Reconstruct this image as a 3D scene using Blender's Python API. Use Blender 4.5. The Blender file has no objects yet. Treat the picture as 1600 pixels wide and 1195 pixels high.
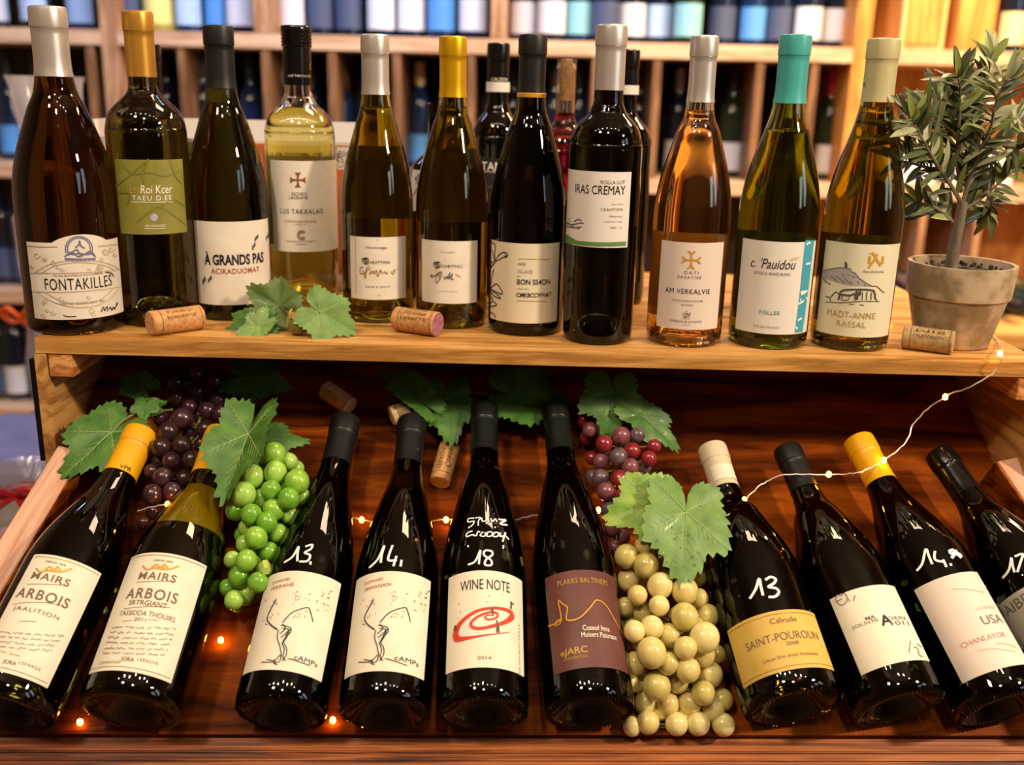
import bpy, bmesh, math, random
from mathutils import Vector, Matrix
PI = math.pi
S = bpy.context.scene
C = S.collection

# ------------------------------------------------------------------ camera
FPX, PITCH, ROLL = 1560.0, math.radians(16.2), math.radians(1.4)
CAM = Vector((0.0, 0.0, 1.24))
_f = Vector((0, math.cos(PITCH), -math.sin(PITCH)))
_u0 = Vector((0, math.sin(PITCH), math.cos(PITCH)))
_r0 = Vector((1, 0, 0))
RT = _r0 * math.cos(ROLL) + _u0 * math.sin(ROLL)
UP = _u0 * math.cos(ROLL) - _r0 * math.sin(ROLL)
cd = bpy.data.cameras.new('camera')
cam = bpy.data.objects.new('camera', cd)
C.objects.link(cam)
cam.matrix_world = Matrix(((RT.x, UP.x, -_f.x, CAM.x), (RT.y, UP.y, -_f.y, CAM.y), (RT.z, UP.z, -_f.z, CAM.z), (0, 0, 0, 1)))
cd.sensor_width = 36.0
cd.lens = 36.0 * FPX / 1600.0
cd.clip_start = 0.02
cd.dof.use_dof = True
cd.dof.focus_distance = 0.92
cd.dof.aperture_fstop = 3.8
S.camera = cam

# ------------------------------------------------------------------ light
S.view_settings.view_transform = 'Standard'
S.view_settings.look = 'None'
S.view_settings.exposure = 0.26
S.view_settings.gamma = 1.0
S.cycles.use_denoising = True
S.cycles.max_bounces = 24
S.cycles.transmission_bounces = 24
S.cycles.transparent_max_bounces = 16
S.cycles.diffuse_bounces = 4
S.cycles.glossy_bounces = 6
S.cycles.caustics_reflective = False
S.cycles.caustics_refractive = True
S.cycles.blur_glossy = 0.5
S.cycles.sample_clamp_indirect = 6.0
w = bpy.data.worlds.new('shop_air')
S.world = w
w.use_nodes = True
w.node_tree.nodes['Background'].inputs[0].default_value = (1.0, 0.82, 0.62, 1)
w.node_tree.nodes['Background'].inputs[1].default_value = 0.28


def area(name, loc, target, size, power, col, sizey=None, spread=None):
    d = bpy.data.lights.new(name, 'AREA')
    d.energy = power
    d.color = col
    d.shape = 'RECTANGLE'
    d.size = size
    d.size_y = sizey or size
    if spread:
        d.spread = spread
    o = bpy.data.objects.new(name, d)
    C.objects.link(o)
    o.location = loc
    o.rotation_euler = (Vector(target) - Vector(loc)).to_track_quat('-Z', 'Y').to_euler()
    return o


area('ceiling_spot_right', (1.70, -0.05, 2.25), (0.15, 0.9, 0.95), 0.16, 42, (1.0, 0.78, 0.55))
area('ceiling_spot_left', (-0.75, -0.35, 2.62), (-0.2, 0.95, 1.0), 0.2, 16, (1.0, 0.80, 0.58))
area('ceiling_spot_middle', (0.1, -0.6, 2.62), (0.0, 0.9, 0.9), 0.18, 6, (1.0, 0.84, 0.66))
for i in range(7):
    area('track_lamp', (-1.05 + 0.35 * i, 0.12 + 0.05 * (i % 2), 2.55), (-0.5 + 0.17 * i, 0.95, 1.0), 0.06, 1.2, (1.0, 0.86, 0.68))
area('shop_window', (2.6, -1.0, 1.75), (0.0, 1.0, 1.0), 0.55, 5, (0.72, 0.85, 1.0), 0.9)
area('shop_window_far', (2.6, -0.2, 1.75), (0.0, 1.0, 1.0), 0.4, 4, (0.72, 0.85, 1.0), 0.9)
area('cold_strip_light_over_rack', (-0.55, 2.0, 2.35), (-0.5, 2.66, 1.35), 2.0, 30, (0.42, 0.57, 1.0), 0.12)
area('warm_strip_light_over_rack', (1.2, 2.05, 2.35), (1.25, 2.65, 1.2), 0.8, 38, (1.0, 0.64, 0.32), 0.12)
area('added_warm_fill_over_table', (1.15, 1.75, 2.2), (1.15, 2.3, 0.8), 0.3, 14, (1.0, 0.70, 0.40))  # unseen warm source added to brighten the low table area
area('ceiling_spot_rack', (0.3, 1.5, 2.6), (0.2, 2.62, 1.0), 0.5, 15, (1.0, 0.76, 0.50))


# ------------------------------------------------------------------ pixel -> place helpers (photo is 1600 x 1195)
def ray(px, py):
    return (_f + RT * ((px - 800.0) / FPX) + UP * ((597.5 - py) / FPX))


def on_plane(px, py, P, n):
    d = ray(px, py)
    t = (P - CAM).dot(n) / d.dot(n)
    return CAM + d * t


def on_z(px, py, z):
    return on_plane(px, py, Vector((0, 0, z)), Vector((0, 0, 1)))


def on_y(px, py, y):
    return on_plane(px, py, Vector((0, y, 0)), Vector((0, 1, 0)))


SHELF_Z = 1.0
TILT = math.radians(34.5)              # slope of the tray from horizontal
YAW = math.radians(2.1)                # the tray is turned a little
EX = Vector((math.cos(YAW), math.sin(YAW), 0))
EY = Vector((-math.sin(YAW), math.cos(YAW), 0))
ES = EY * math.cos(TILT) + Vector((0, 0, math.sin(TILT)))
EN = EY * -math.sin(TILT) + Vector((0, 0, math.cos(TILT)))
BO = Vector((0, 0.753, 0.709))


def on_board(px, py, h):
    return on_plane(px, py, BO + EN * h, EN)


def bd(x, s, h):
    return BO + EX * x + ES * s + EN * h


def bd_coords(P):
    d = P - BO
    return d.dot(EX), d.dot(ES), d.dot(EN)


# ------------------------------------------------------------------ materials
def lin(c):
    if isinstance(c, str):
        c = [int(c[i:i + 2], 16) / 255 for i in (0, 2, 4)]
        c = [x / 12.92 if x <= 0.04045 else ((x + 0.055) / 1.055) ** 2.4 for x in c]
    return (c[0], c[1], c[2], 1.0)


_M = {}


def mat(name, col, rough=0.5, metal=0.0, trans=0.0, ior=1.45, emit=None, estr=0.0, noise=None, coat=0.0, sss=0.0, bump=0.0, alpha=1.0):
    """noise = (scale, colour2, amount[, stretch])"""
    if name in _M:
        return _M[name]
    m = bpy.data.materials.new(name)
    m.use_nodes = True
    nt = m.node_tree
    b = nt.nodes['Principled BSDF']
    b.inputs['Base Color'].default_value = lin(col)
    b.inputs['Roughness'].default_value = rough
    b.inputs['Metallic'].default_value = metal
    b.inputs['Transmission Weight'].default_value = trans
    b.inputs['IOR'].default_value = ior
    b.inputs['Coat Weight'].default_value = coat
    b.inputs['Coat Roughness'].default_value = 0.08
    b.inputs['Alpha'].default_value = alpha
    if sss:
        b.inputs['Subsurface Weight'].default_value = sss
        b.inputs['Subsurface Radius'].default_value = (0.01, 0.008, 0.004)
        b.inputs['Subsurface Scale'].default_value = 0.6
    if emit:
        b.inputs['Emission Color'].default_value = lin(emit)
        b.inputs['Emission Strength'].default_value = estr
    if noise or bump:
        tc = nt.nodes.new('ShaderNodeTexCoord')
        mp = nt.nodes.new('ShaderNodeMapping')
        nt.links.new(tc.outputs['Object'], mp.inputs['Vector'])
        nz = nt.nodes.new('ShaderNodeTexNoise')
        nz.inputs['Scale'].default_value = noise[0] if noise else 200
        nz.inputs['Detail'].default_value = 5
        nt.links.new(mp.outputs[0], nz.inputs['Vector'])
        if noise:
            if len(noise) > 3:
                mp.inputs['Scale'].default_value = noise[3]
            r = nt.nodes.new('ShaderNodeValToRGB')
            r.color_ramp.elements[0].position = 0.5 - 0.5 * (1 - noise[2]) * 0.6
            r.color_ramp.elements[1].position = 0.5 + 0.5 * (1 - noise[2]) * 0.6
            r.color_ramp.elements[0].color = lin(col)
            r.color_ramp.elements[1].color = lin(noise[1])
            nt.links.new(nz.outputs['Fac'], r.inputs[0])
            nt.links.new(r.outputs[0], b.inputs['Base Color'])
        if bump:
            bp = nt.nodes.new('ShaderNodeBump')
            bp.inputs['Strength'].default_value = bump
            bp.inputs['Distance'].default_value = 0.002
            nt.links.new(nz.outputs['Fac'], bp.inputs['Height'])
            nt.links.new(bp.outputs[0], b.inputs['Normal'])
    _M[name] = m
    return m


def wood(name, c1, c2, c3, stretch=(1.2, 14, 14), rough=0.45, ring=1.0, bump=0.25, spec=0.3):
    if name in _M:
        return _M[name]
    m = bpy.data.materials.new(name)
    m.use_nodes = True
    nt = m.node_tree
    N, L = nt.nodes, nt.links
    b = N['Principled BSDF']
    b.inputs['Roughness'].default_value = rough
    b.inputs['Specular IOR Level'].default_value = spec
    tc = N.new('ShaderNodeTexCoord')
    mp = N.new('ShaderNodeMapping')
    mp.inputs['Scale'].default_value = stretch
    L.new(tc.outputs['Object'], mp.inputs['Vector'])
    n1 = N.new('ShaderNodeTexNoise')
    n1.inputs['Scale'].default_value = 3.0 * ring
    n1.inputs['Detail'].default_value = 8
    n1.inputs['Distortion'].default_value = 0.7
    L.new(mp.outputs[0], n1.inputs['Vector'])
    wv = N.new('ShaderNodeMath')
    wv.operation = 'MULTIPLY'
    wv.inputs[1].default_value = 7.0
    L.new(n1.outputs['Fac'], wv.inputs[0])
    fr = N.new('ShaderNodeMath')
    fr.operation = 'PINGPONG'
    fr.inputs[1].default_value = 1.0
    L.new(wv.outputs[0], fr.inputs[0])
    n2 = N.new('ShaderNodeTexNoise')
    n2.inputs['Scale'].default_value = 40
    n2.inputs['Detail'].default_value = 4
    L.new(mp.outputs[0], n2.inputs['Vector'])
    mx = N.new('ShaderNodeMix')
    mx.data_type = 'FLOAT'
    mx.inputs[0].default_value = 0.35
    L.new(fr.outputs[0], mx.inputs[2])
    L.new(n2.outputs['Fac'], mx.inputs[3])
    r = N.new('ShaderNodeValToRGB')
    e = r.color_ramp.elements
    e[0].position, e[0].color = 0.15, lin(c1)
    e[1].position, e[1].color = 0.85, lin(c3)
    x = e.new(0.5)
    x.color = lin(c2)
    L.new(mx.outputs[0], r.inputs[0])
    L.new(r.outputs[0], b.inputs['Base Color'])
    bp = N.new('ShaderNodeBump')
    bp.inputs['Strength'].default_value = bump
    bp.inputs['Distance'].default_value = 0.001
    L.new(mx.outputs[0], bp.inputs['Height'])
    L.new(bp.outputs[0], b.inputs['Normal'])
    _M[name] = m
    return m


# ------------------------------------------------------------------ object helpers
def link(o, parent=None):
    C.objects.link(o)
    if parent is not None:
        o.parent = parent
    return o


def thing(name, label, cat, M=None, group=None):
    o = bpy.data.objects.new(name, None)
    o.empty_display_size = 0.02
    C.objects.link(o)
    if M is not None:
        o.matrix_world = M
    return tag(o, label, cat, group)


def tag(o, label, cat, group=None, kind=None):
    o['label'] = label
    o['category'] = cat
    if group:
        o['group'] = group
    if kind:
        o['kind'] = kind
    return o


class MB:
    """collects shapes for ONE mesh object"""

    def __init__(self):
        self.v, self.f = [], []

    def add(self, vs, fs):
        n = len(self.v)
        self.v += [Vector(p) for p in vs]
        self.f += [tuple(i + n for i in f) for f in fs]

    def box(self, x, y, z, M=None, bev=0.0):
        bm = bmesh.new()
        vs = [bm.verts.new((x[i], y[j], z[k])) for i in (0, 1) for j in (0, 1) for k in (0, 1)]
        for q in ((0, 1, 3, 2), (4, 6, 7, 5), (0, 4, 5, 1), (2, 3, 7, 6), (0, 2, 6, 4), (1, 5, 7, 3)):
            bm.faces.new([vs[i] for i in q])
        if bev:
            bmesh.ops.bevel(bm, geom=list(bm.edges), offset=bev, segments=2, affect='EDGES')
        bm.verts.index_update()
        self.add([(M @ v.co if M else v.co) for v in bm.verts], [[v.index for v in f.verts] for f in bm.faces])
        bm.free()
        return self

    def lathe(self, prof, seg=48, M=None, closed_top=False):
        """prof = [(r, z)...]; r == 0 collapses to a point"""
        vs, fs, rows = [], [], []
        for r, z in prof:
            if r <= 1e-7:
                rows.append([len(vs)])
                vs.append(Vector((0, 0, z)))
            else:
                rows.append(list(range(len(vs), len(vs) + seg)))
                vs += [Vector((r * math.cos(2 * PI * k / seg), r * math.sin(2 * PI * k / seg), z)) for k in range(seg)]
        for a, b in zip(rows[:-1], rows[1:]):
            for k in range(seg):
                k2 = (k + 1) % seg
                if len(a) == 1 and len(b) == 1:
                    continue
                if len(a) == 1:
                    fs.append((a[0], b[k2], b[k]))
                elif len(b) == 1:
                    fs.append((a[k], a[k2], b[0]))
                else:
                    fs.append((a[k], a[k2], b[k2], b[k]))
        self.add([M @ v for v in vs] if M else vs, fs)
        return self

    def tube(self, pts, r, seg=8, cap=True):
        pts = [Vector(p) for p in pts]
        n = len(pts)
        rr = r if isinstance(r, (list, tuple)) else [r] * n
        t0 = (pts[1] - pts[0]).normalized()
        ref = Vector((0, 0, 1)) if abs(t0.z) < 0.9 else Vector((1, 0, 0))
        nn = t0.cross(ref).normalized()
        vs, fs = [], []
        for i, p in enumerate(pts):
            t = (pts[min(i + 1, n - 1)] - pts[max(i - 1, 0)])
            t = t.normalized() if t.length > 1e-9 else t0
            nn = (nn - t * nn.dot(t)).normalized()
            bb = t.cross(nn)
            for k in range(seg):
                a = 2 * PI * k / seg
                vs.append(p + (nn * math.cos(a) + bb * math.sin(a)) * rr[i])
        for i in range(n - 1):
            for k in range(seg):
                k2 = (k + 1) % seg
                fs.append((i * seg + k, i * seg + k2, (i + 1) * seg + k2, (i + 1) * seg + k))
        if cap:
            fs.append(tuple(range(seg - 1, -1, -1)))
            fs.append(tuple((n - 1) * seg + k for k in range(seg)))
        self.add(vs, fs)
        return self

    def ball(self, c, r, seg=16, rings=10, sc=(1, 1, 1)):
        vs, fs = [], []
        c = Vector(c)
        vs.append(c + Vector((0, 0, r * sc[2])))
        for i in range(1, rings):
            a = PI * i / rings
            for k in range(seg):
                b = 2 * PI * k / seg
                vs.append(c + Vector((r * sc[0] * math.sin(a) * math.cos(b), r * sc[1] * math.sin(a) * math.sin(b), r * sc[2] * math.cos(a))))
        vs.append(c - Vector((0, 0, r * sc[2])))
        L = len(vs) - 1
        for k in range(seg):
            k2 = (k + 1) % seg
            fs.append((0, 1 + k, 1 + k2))
            fs.append((L, L - seg + k2, L - seg + k))
            for i in range(rings - 2):
                fs.append((1 + i * seg + k, 1 + (i + 1) * seg + k, 1 + (i + 1) * seg + k2, 1 + i * seg + k2))
        self.add(vs, fs)
        return self

    def build(self, name, m, parent=None, smooth=True, M=None, angle=40):
        me = bpy.data.meshes.new(name)
        me.from_pydata([tuple(v) for v in self.v], [], self.f)
        me.validate()
        if m:
            me.materials.append(m)
        if smooth:
            me.polygons.foreach_set('use_smooth', [True] * len(me.polygons))
            try:
                me.set_sharp_from_angle(angle=math.radians(angle))
            except Exception:
                pass
        me.update()
        o = bpy.data.objects.new(name, me)
        link(o, parent)
        if M is not None:
            o.matrix_world = M
        return o


def structure(o):
    o['kind'] = 'structure'
    return o


def spline(pts, n=6):
    """Catmull-Rom through points (any dimension)"""
    pts = [tuple(p) for p in pts]
    if len(pts) < 3:
        return [Vector(p) if len(p) == 3 else p for p in pts]
    P = [pts[0]] + pts + [pts[-1]]
    out = []
    for i in range(1, len(P) - 2):
        for k in range(n):
            t = k / n
            q = []
            for a, b, c, d in zip(P[i - 1], P[i], P[i + 1], P[i + 2]):
                q.append(0.5 * (2 * b + (c - a) * t + (2 * a - 5 * b + 4 * c - d) * t * t + (3 * b - a - 3 * c + d) * t ** 3))
            out.append(tuple(q))
    out.append(pts[-1])
    return out


_TXT = {}


def text_mesh(s, shear=0.0, bold=0.0, spacing=1.0):
    """flat lettering: (verts, faces, width, height); origin at the centre"""
    key = (s, shear, bold, spacing)
    if key in _TXT:
        return _TXT[key]
    cu = bpy.data.curves.new('lettering_curve', 'FONT')
    cu.body = s
    cu.size = 1.0
    cu.shear = shear
    cu.offset = bold
    cu.space_character = spacing
    cu.resolution_u = 3
    ob = bpy.data.objects.new('lettering_curve', cu)
    me = bpy.data.meshes.new_from_object(ob)
    vs = [v.co.copy() for v in me.vertices]
    fs = [tuple(p.vertices) for p in me.polygons]
    bpy.data.objects.remove(ob)
    bpy.data.meshes.remove(me)
    if not vs:
        return ([], [], 1, 1)
    x0, x1 = min(v.x for v in vs), max(v.x for v in vs)
    y0, y1 = min(v.y for v in vs), max(v.y for v in vs)
    c = Vector(((x0 + x1) / 2, (y0 + y1) / 2, 0))
    _TXT[key] = ([v - c for v in vs], fs, x1 - x0, y1 - y0)
    return _TXT[key]
# ------------------------------------------------------------------ bottles
PAPER = mat('label_paper', 'e4dccd', 0.55, noise=(60, 'd9cfbd', 0.3))
INK = mat('black_ink', '1b1614', 0.6)
GREY_INK = mat('grey_ink', '6a5f58', 0.6)
BROWN_INK = mat('brown_ink', '7a5b48', 0.6)
RED_INK = mat('red_ink', 'b0271c', 0.6)
GOLD_INK = mat('gold_foil', 'd8a23c', 0.35, metal=0.25)
WHITE_PAINT = mat('white_paint_marker', 'f4f2ec', 0.5)
WHITE_INK = mat('white_ink', 'efe9d8', 0.5)
BLUE_INK = mat('slate_blue_ink', '6b6f92', 0.6)

BORDEAUX = [(0.605, 1, 0), (0.64, 0.985, 0), (0.67, 0.935, 0), (0.695, 0.84, 0), (0.715, 0.70, 0), (0.733, 0.54, 0), (0.752, 0, 1.18), (0.78, 0, 1.03), (0.9, 0, 1.0), (1.0, 0, 1.0)]
BURGUNDY = [(0.40, 1, 0), (0.46, 0.985, 0), (0.51, 0.94, 0), (0.56, 0.865, 0), (0.61, 0.765, 0), (0.66, 0.65, 0), (0.705, 0.545, 0), (0.745, 0, 1.27), (0.79, 0, 1.1), (0.84, 0, 1.0), (1.0, 0, 0.98)]
FLUTE = [(0.36, 1, 0), (0.44, 0.97, 0), (0.52, 0.88, 0), (0.60, 0.74, 0), (0.68, 0.585, 0), (0.745, 0, 1.27), (0.80, 0, 1.08), (0.86, 0, 1.0), (1.0, 0, 0.98)]


class Bottle:
    def __init__(self, label, M, R, H, shape, rn, glass, capsule=None, cap_len=0.06, wine=None, fill=0.8, name='wine_bottle', group=None, ring=None, bare=False, cork=None, punt=0.03, screw=False, knurl=False):
        self.M, self.R, self.H = M, R, H
        self.Mi = M.inverted()
        self.root = thing(name, label, 'wine bottle', M, group)
        up = [(f * H, (a * R if a else b * rn)) for f, a, b in shape]
        self.prof = [(0.0, R), (up[0][0] * 0.5, R)] + up
        fine = spline([(z, r) for z, r in self.prof], 5)
        self.fine = sorted(fine)
        o = self.root
        # outer glass
        low = [(0, punt), (R * 0.35, punt * 0.85), (R * 0.62, punt * 0.4), (R * 0.8, 0.002), (R * 0.87, 0.0), (R * 0.94, 0.0012), (R * 0.985, 0.005), (R, 0.011)]
        side = [(r, z) for z, r in self.fine if z > 0.015]
        top = [(rn * 1.0, H - 0.001), (rn * 0.9, H), (rn * 0.66, H)]
        T = 0.0026
        mb = MB()
        if wine is None:
            mb.lathe(low + side + top + [(0, H)], 56)
        else:
            ins = [(max(r - T, rn * 0.66), z) for r, z in side if z < H - 0.003]
            inner = [(rn * 0.66, H - 0.002)] + list(reversed(ins)) + [(R - T - 0.003, 0.0125), (R * 0.75, 0.009), (R * 0.6, punt * 0.45 + 0.004), (R * 0.33, punt * 0.86 + 0.005), (0, punt + 0.005)]
            mb.lathe(low + side + top + inner, 56)
        g = mb.build('glass', glass, o, angle=60)
        if wine is not None:
            zf = fill * H
            ov = 0.00012
            wb = [(0, punt + 0.005 - ov), (R * 0.33, punt * 0.86 + 0.005 - ov), (R * 0.6, punt * 0.45 + 0.004 - ov), (R * 0.75, 0.009 - ov), (R - T - 0.003 + ov, 0.0125 - ov)]
            ws = [(max(r - T, rn * 0.66) + ov, z) for r, z in side if z < zf]
            rt = ws[-1][0]
            MB().lathe(wb + ws + [(rt, zf), (rt - 0.0015, zf - 0.0008), (0, zf - 0.001)], 48).build('wine', wine, o, angle=50)
        # glass finish / capsule
        self.rn = rn
        if capsule is not None:
            z0 = H - cap_len
            rc = lambda z: self.rad(z) + 0.0006
            rr = rn + 0.0006
            p = [(rc(z0) - 0.0004, z0), (rc(z0), z0 + 0.0003)]
            for i in range(1, 9):
                z = z0 + (H - 0.0195 - z0) * i / 8
                p.append((max(rc(z), rr), z))
            if screw:
                p = [q for q in p if q[1] < H - 0.021]
                p += [(rr, H - 0.0215)]
                for k in range(4):
                    zz = H - 0.021 + k * 0.0035
                    p += [(rr + 0.0010, zz + 0.0004), (rr + 0.0012, zz + 0.0018), (rr + 0.0002, zz + 0.0026)]
                p += [(rr + 0.0012, H - 0.0062), (rr + 0.0012, H - 0.0016), (rr + 0.0004, H - 0.0002), (rr * 0.8, H + 0.0004), (0, H + 0.0004)]
            else:
                p += [(rr + 0.0002, H - 0.0192), (rr - 0.0002, H - 0.0188), (rr + 0.0006, H - 0.0184), (rr + 0.0008, H - 0.017), (rr + 0.0007, H - 0.0035), (rr + 0.0002, H - 0.0008), (rr - 0.001, H + 0.0003), (rr * 0.7, H + 0.0006), (0, H + 0.0006)]
            self.cap = MB().lathe(p, 40).build('capsule', capsule, o, angle=35)
        if ring:
            z0 = H - cap_len
            MB().lathe([(self.rad(z0) + 0.0008, z0 - 0.0015), (self.rad(z0) + 0.0011, z0 - 0.001), (self.rad(z0) + 0.0011, z0 + ring[1]), (self.rad(z0) + 0.0007, z0 + ring[1] + 0.0004)], 40).build('neck_band', ring[0], o)
        if knurl:
            kb = MB()
            for i in range(64):
                a = 2 * PI * i / 64
                u = lambda r, z, da: Vector((r * math.cos(a + da), r * math.sin(a + da), z))
                kb.tube([u(R * 0.83, 0.0006, 0), u(R * 0.90, -0.0004, 0.012), u(R * 0.965, 0.0022, 0.024)], 0.0006, 5)
            kb.build('base_knurling', glass, o)
        self.lab = None

    def rad(self, z):
        f = self.fine
        if z <= f[0][0]:
            return f[0][1]
        for (a, ra), (b, rb) in zip(f[:-1], f[1:]):
            if a <= z <= b:
                return ra + (rb - ra) * ((z - a) / (b - a) if b > a else 0)
        return f[-1][1]

    def hit(self, px, py, extra=0.0):
        """angle (0 = local -Y, + towards local +X) and height where the photo pixel meets the glass"""
        o = self.Mi @ CAM
        d = (self.Mi.to_3x3() @ ray(px, py))
        r = self.R
        for _ in range(8):
            a = d.x * d.x + d.y * d.y
            b = o.x * d.x + o.y * d.y
            c = o.x * o.x + o.y * o.y - (r + extra) ** 2
            D = b * b - a * c
            t = (-b - math.sqrt(D)) / a if D > 0 else -b / a
            p = o + d * t
            r = self.rad(p.z)
        return math.atan2(p.x, -p.y), p.z

    def surf(self, a, z, e):
        r = self.rad(z) + e
        return Vector((r * math.sin(a), -r * math.cos(a), z))

    def patch(self, name, a0, a1, z0, z1, m, e=0.0005, parent=None, arch=None, na=32, nz=6):
        mb = MB()
        vs, fs = [], []
        for j in range(nz + 1):
            for i in range(na + 1):
                u = i / na
                zt = z1 + (arch(u) if arch else 0)
                vs.append(self.surf(a0 + (a1 - a0) * u, z0 + (zt - z0) * j / nz, e))
        for j in range(nz):
            for i in range(na):
                q = j * (na + 1) + i
                fs.append((q, q + 1, q + na + 2, q + na + 1))
        mb.add(vs, fs)
        return mb.build(name, m, parent or self.root)

    def label(self, q, m=None, arch=None, pad=None):
        """q = pixel corners TL, TR, BR, BL (x, y)"""
        h = [self.hit(*p) for p in q]
        a0 = (h[0][0] + h[3][0]) / 2
        a1 = (h[1][0] + h[2][0]) / 2
        if pad:
            a0, a1 = (pad[0] if pad[0] is not None else a0), (pad[1] if pad[1] is not None else a1)
        z1 = (h[0][1] + h[1][1]) / 2
        z0 = (h[2][1] + h[3][1]) / 2
        self.a0, self.a1, self.z0, self.z1 = a0, a1, z0, z1
        self.lab = self.patch('label', a0, a1, z0, z1, m or PAPER, 0.0005, None, arch)
        self.ink = {}
        return self

    def mpp(self, px, py):
        a, z = self.hit(px, py)
        a2, z2 = self.hit(px + 4, py)
        a1, z1 = self.hit(px - 4, py)
        ax = self.rad(z) * math.hypot(a2 - a1, (z2 - z1) / max(self.rad(z), 1e-4)) / 8
        return a, z, ax

    def _mb(self, m, on):
        if not hasattr(self, 'ink'):
            self.ink = {}
        k = (m.name, on)
        if k not in self.ink:
            self.ink[k] = (MB(), m)
        return self.ink[k][0]

    def text(self, s, cx, cy, wpx, hpx, m=None, shear=0.0, bold=0.0, sp=1.0, on='label', rot=0.0):
        m = m or INK
        a, z, k = self.mpp(cx, cy)
        vs, fs, w_, h_ = text_mesh(s, shear, bold, sp)
        r = self.rad(z)
        # vertical metres per pixel measured along the bottle
        z2 = self.hit(cx, cy - 6)[1]
        z1 = self.hit(cx, cy + 6)[1]
        kz = abs(z2 - z1) / 12
        kx = min(k, 1.4 * kz * 1.2) if kz > 0 else k
        sx, sy = wpx * kx / w_, hpx * kz / h_
        out = []
        for v in vs:
            x, y = v.x * sx, v.y * sy
            if rot:
                x, y = x * math.cos(rot) - y * math.sin(rot), x * math.sin(rot) + y * math.cos(rot)
            out.append(self.surf(a + x / r, z + y, 0.0009 if on == 'label' else 0.0011))
        self._mb(m, on).add(out, fs)
        return self

    def stroke(self, pts, wpx, m=None, on='label', smooth=4, px=True, taper=False):
        m = m or INK
        if smooth and len(pts) > 2:
            pts = spline(pts, smooth)
        az = [self.hit(x, y) for x, y in pts] if px else pts
        if px:
            k = self.mpp(*pts[len(pts) // 2])[2]
            wd = wpx * min(k, 0.0009) / 2
        else:
            wd = wpx / 2
        P = [(a * self.R, z) for a, z in az]
        vs, fs = [], []
        n = len(P)
        e = 0.0010 if on == 'label' else 0.0006
        for i in range(n):
            tx = P[min(i + 1, n - 1)][0] - P[max(i - 1, 0)][0]
            tz = P[min(i + 1, n - 1)][1] - P[max(i - 1, 0)][1]
            L = math.hypot(tx, tz) or 1e-9
            ww = wd * ((0.35 + 0.65 * math.sin(PI * i / (n - 1))) if taper else 1.0)
            nx, nz = -tz / L * ww, tx / L * ww
            for sg in (1, -1):
                vs.append(self.surf((P[i][0] + sg * nx) / self.R, P[i][1] + sg * nz, e))
        for i in range(n - 1):
            fs.append((2 * i, 2 * i + 1, 2 * i + 3, 2 * i + 2))
        self._mb(m, on).add(vs, fs)
        return self

    def fill(self, pts, m, on='label', smooth=0, e=0.0008):
        if smooth:
            pts = spline(list(pts) + [pts[0]], smooth)[:-1]
        c = (sum(p[0] for p in pts) / len(pts), sum(p[1] for p in pts) / len(pts))
        rings = 4
        vs = [self.surf(*self.hit(*c), e)]
        fs = []
        n = len(pts)
        for k in range(1, rings + 1):
            for p in pts:
                q = (c[0] + (p[0] - c[0]) * k / rings, c[1] + (p[1] - c[1]) * k / rings)
                vs.append(self.surf(*self.hit(*q), e))
        for i in range(n):
            j = (i + 1) % n
            fs.append((0, 1 + i, 1 + j))
            for k in range(rings - 1):
                fs.append((1 + k * n + i, 1 + (k + 1) * n + i, 1 + (k + 1) * n + j, 1 + k * n + j))
        self._mb(m, on).add(vs, fs)
        return self

    def band(self, A, B, m, on='label', e=0.0008, n=30, k=5):
        """print filling the strip between two photo polylines"""
        def res(P):
            d = [0]
            for a, b in zip(P[:-1], P[1:]):
                d.append(d[-1] + math.hypot(b[0] - a[0], b[1] - a[1]))
            out = []
            for i in range(n + 1):
                t = d[-1] * i / n
                for j in range(len(P) - 1):
                    if t <= d[j + 1] + 1e-9:
                        u = (t - d[j]) / ((d[j + 1] - d[j]) or 1)
                        out.append((P[j][0] + (P[j + 1][0] - P[j][0]) * u, P[j][1] + (P[j + 1][1] - P[j][1]) * u))
                        break
            return out
        a, b = res(A), res(B)
        vs, fs = [], []
        for p, q in zip(a, b):
            for i in range(k + 1):
                vs.append(self.surf(*self.hit(p[0] + (q[0] - p[0]) * i / k, p[1] + (q[1] - p[1]) * i / k), e))
        for i in range(n):
            for j in range(k):
                c = i * (k + 1) + j
                fs.append((c, c + 1, c + k + 2, c + k + 1))
        self._mb(m, on).add(vs, fs)
        return self

    def rule(self, frac, a_in, wmm, m):
        """a thin printed line running round the label at a height fraction"""
        z = self.z0 + (self.z1 - self.z0) * frac
        n = 24
        a = [self.a0 + a_in + (self.a1 - self.a0 - 2 * a_in) * i / n for i in range(n + 1)]
        return self.stroke([(x, z) for x in a], wmm / 1000, m, smooth=0, px=False)

    def done(self):
        names = {'glass': 'price_marking', 'capsule': 'capsule_print', 'label': 'lettering'}
        for (mn, on), (mb, m) in getattr(self, 'ink', {}).items():
            par = {'label': self.lab, 'glass': self.root, 'capsule': getattr(self, 'cap', None)}[on] or self.root
            nm = names[on]
            if on == 'label' and m in (self.pic if hasattr(self, 'pic') else ()):
                nm = 'illustration'
            mb.build(nm, m, par)
        return self


def frame(base, axis, front):
    z = axis.normalized()
    y = -(front - z * front.dot(z)).normalized()
    x = y.cross(z)
    return Matrix(((x.x, y.x, z.x, base.x), (x.y, y.y, z.y, base.y), (x.z, y.z, z.z, base.z), (0, 0, 0, 1)))


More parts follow.
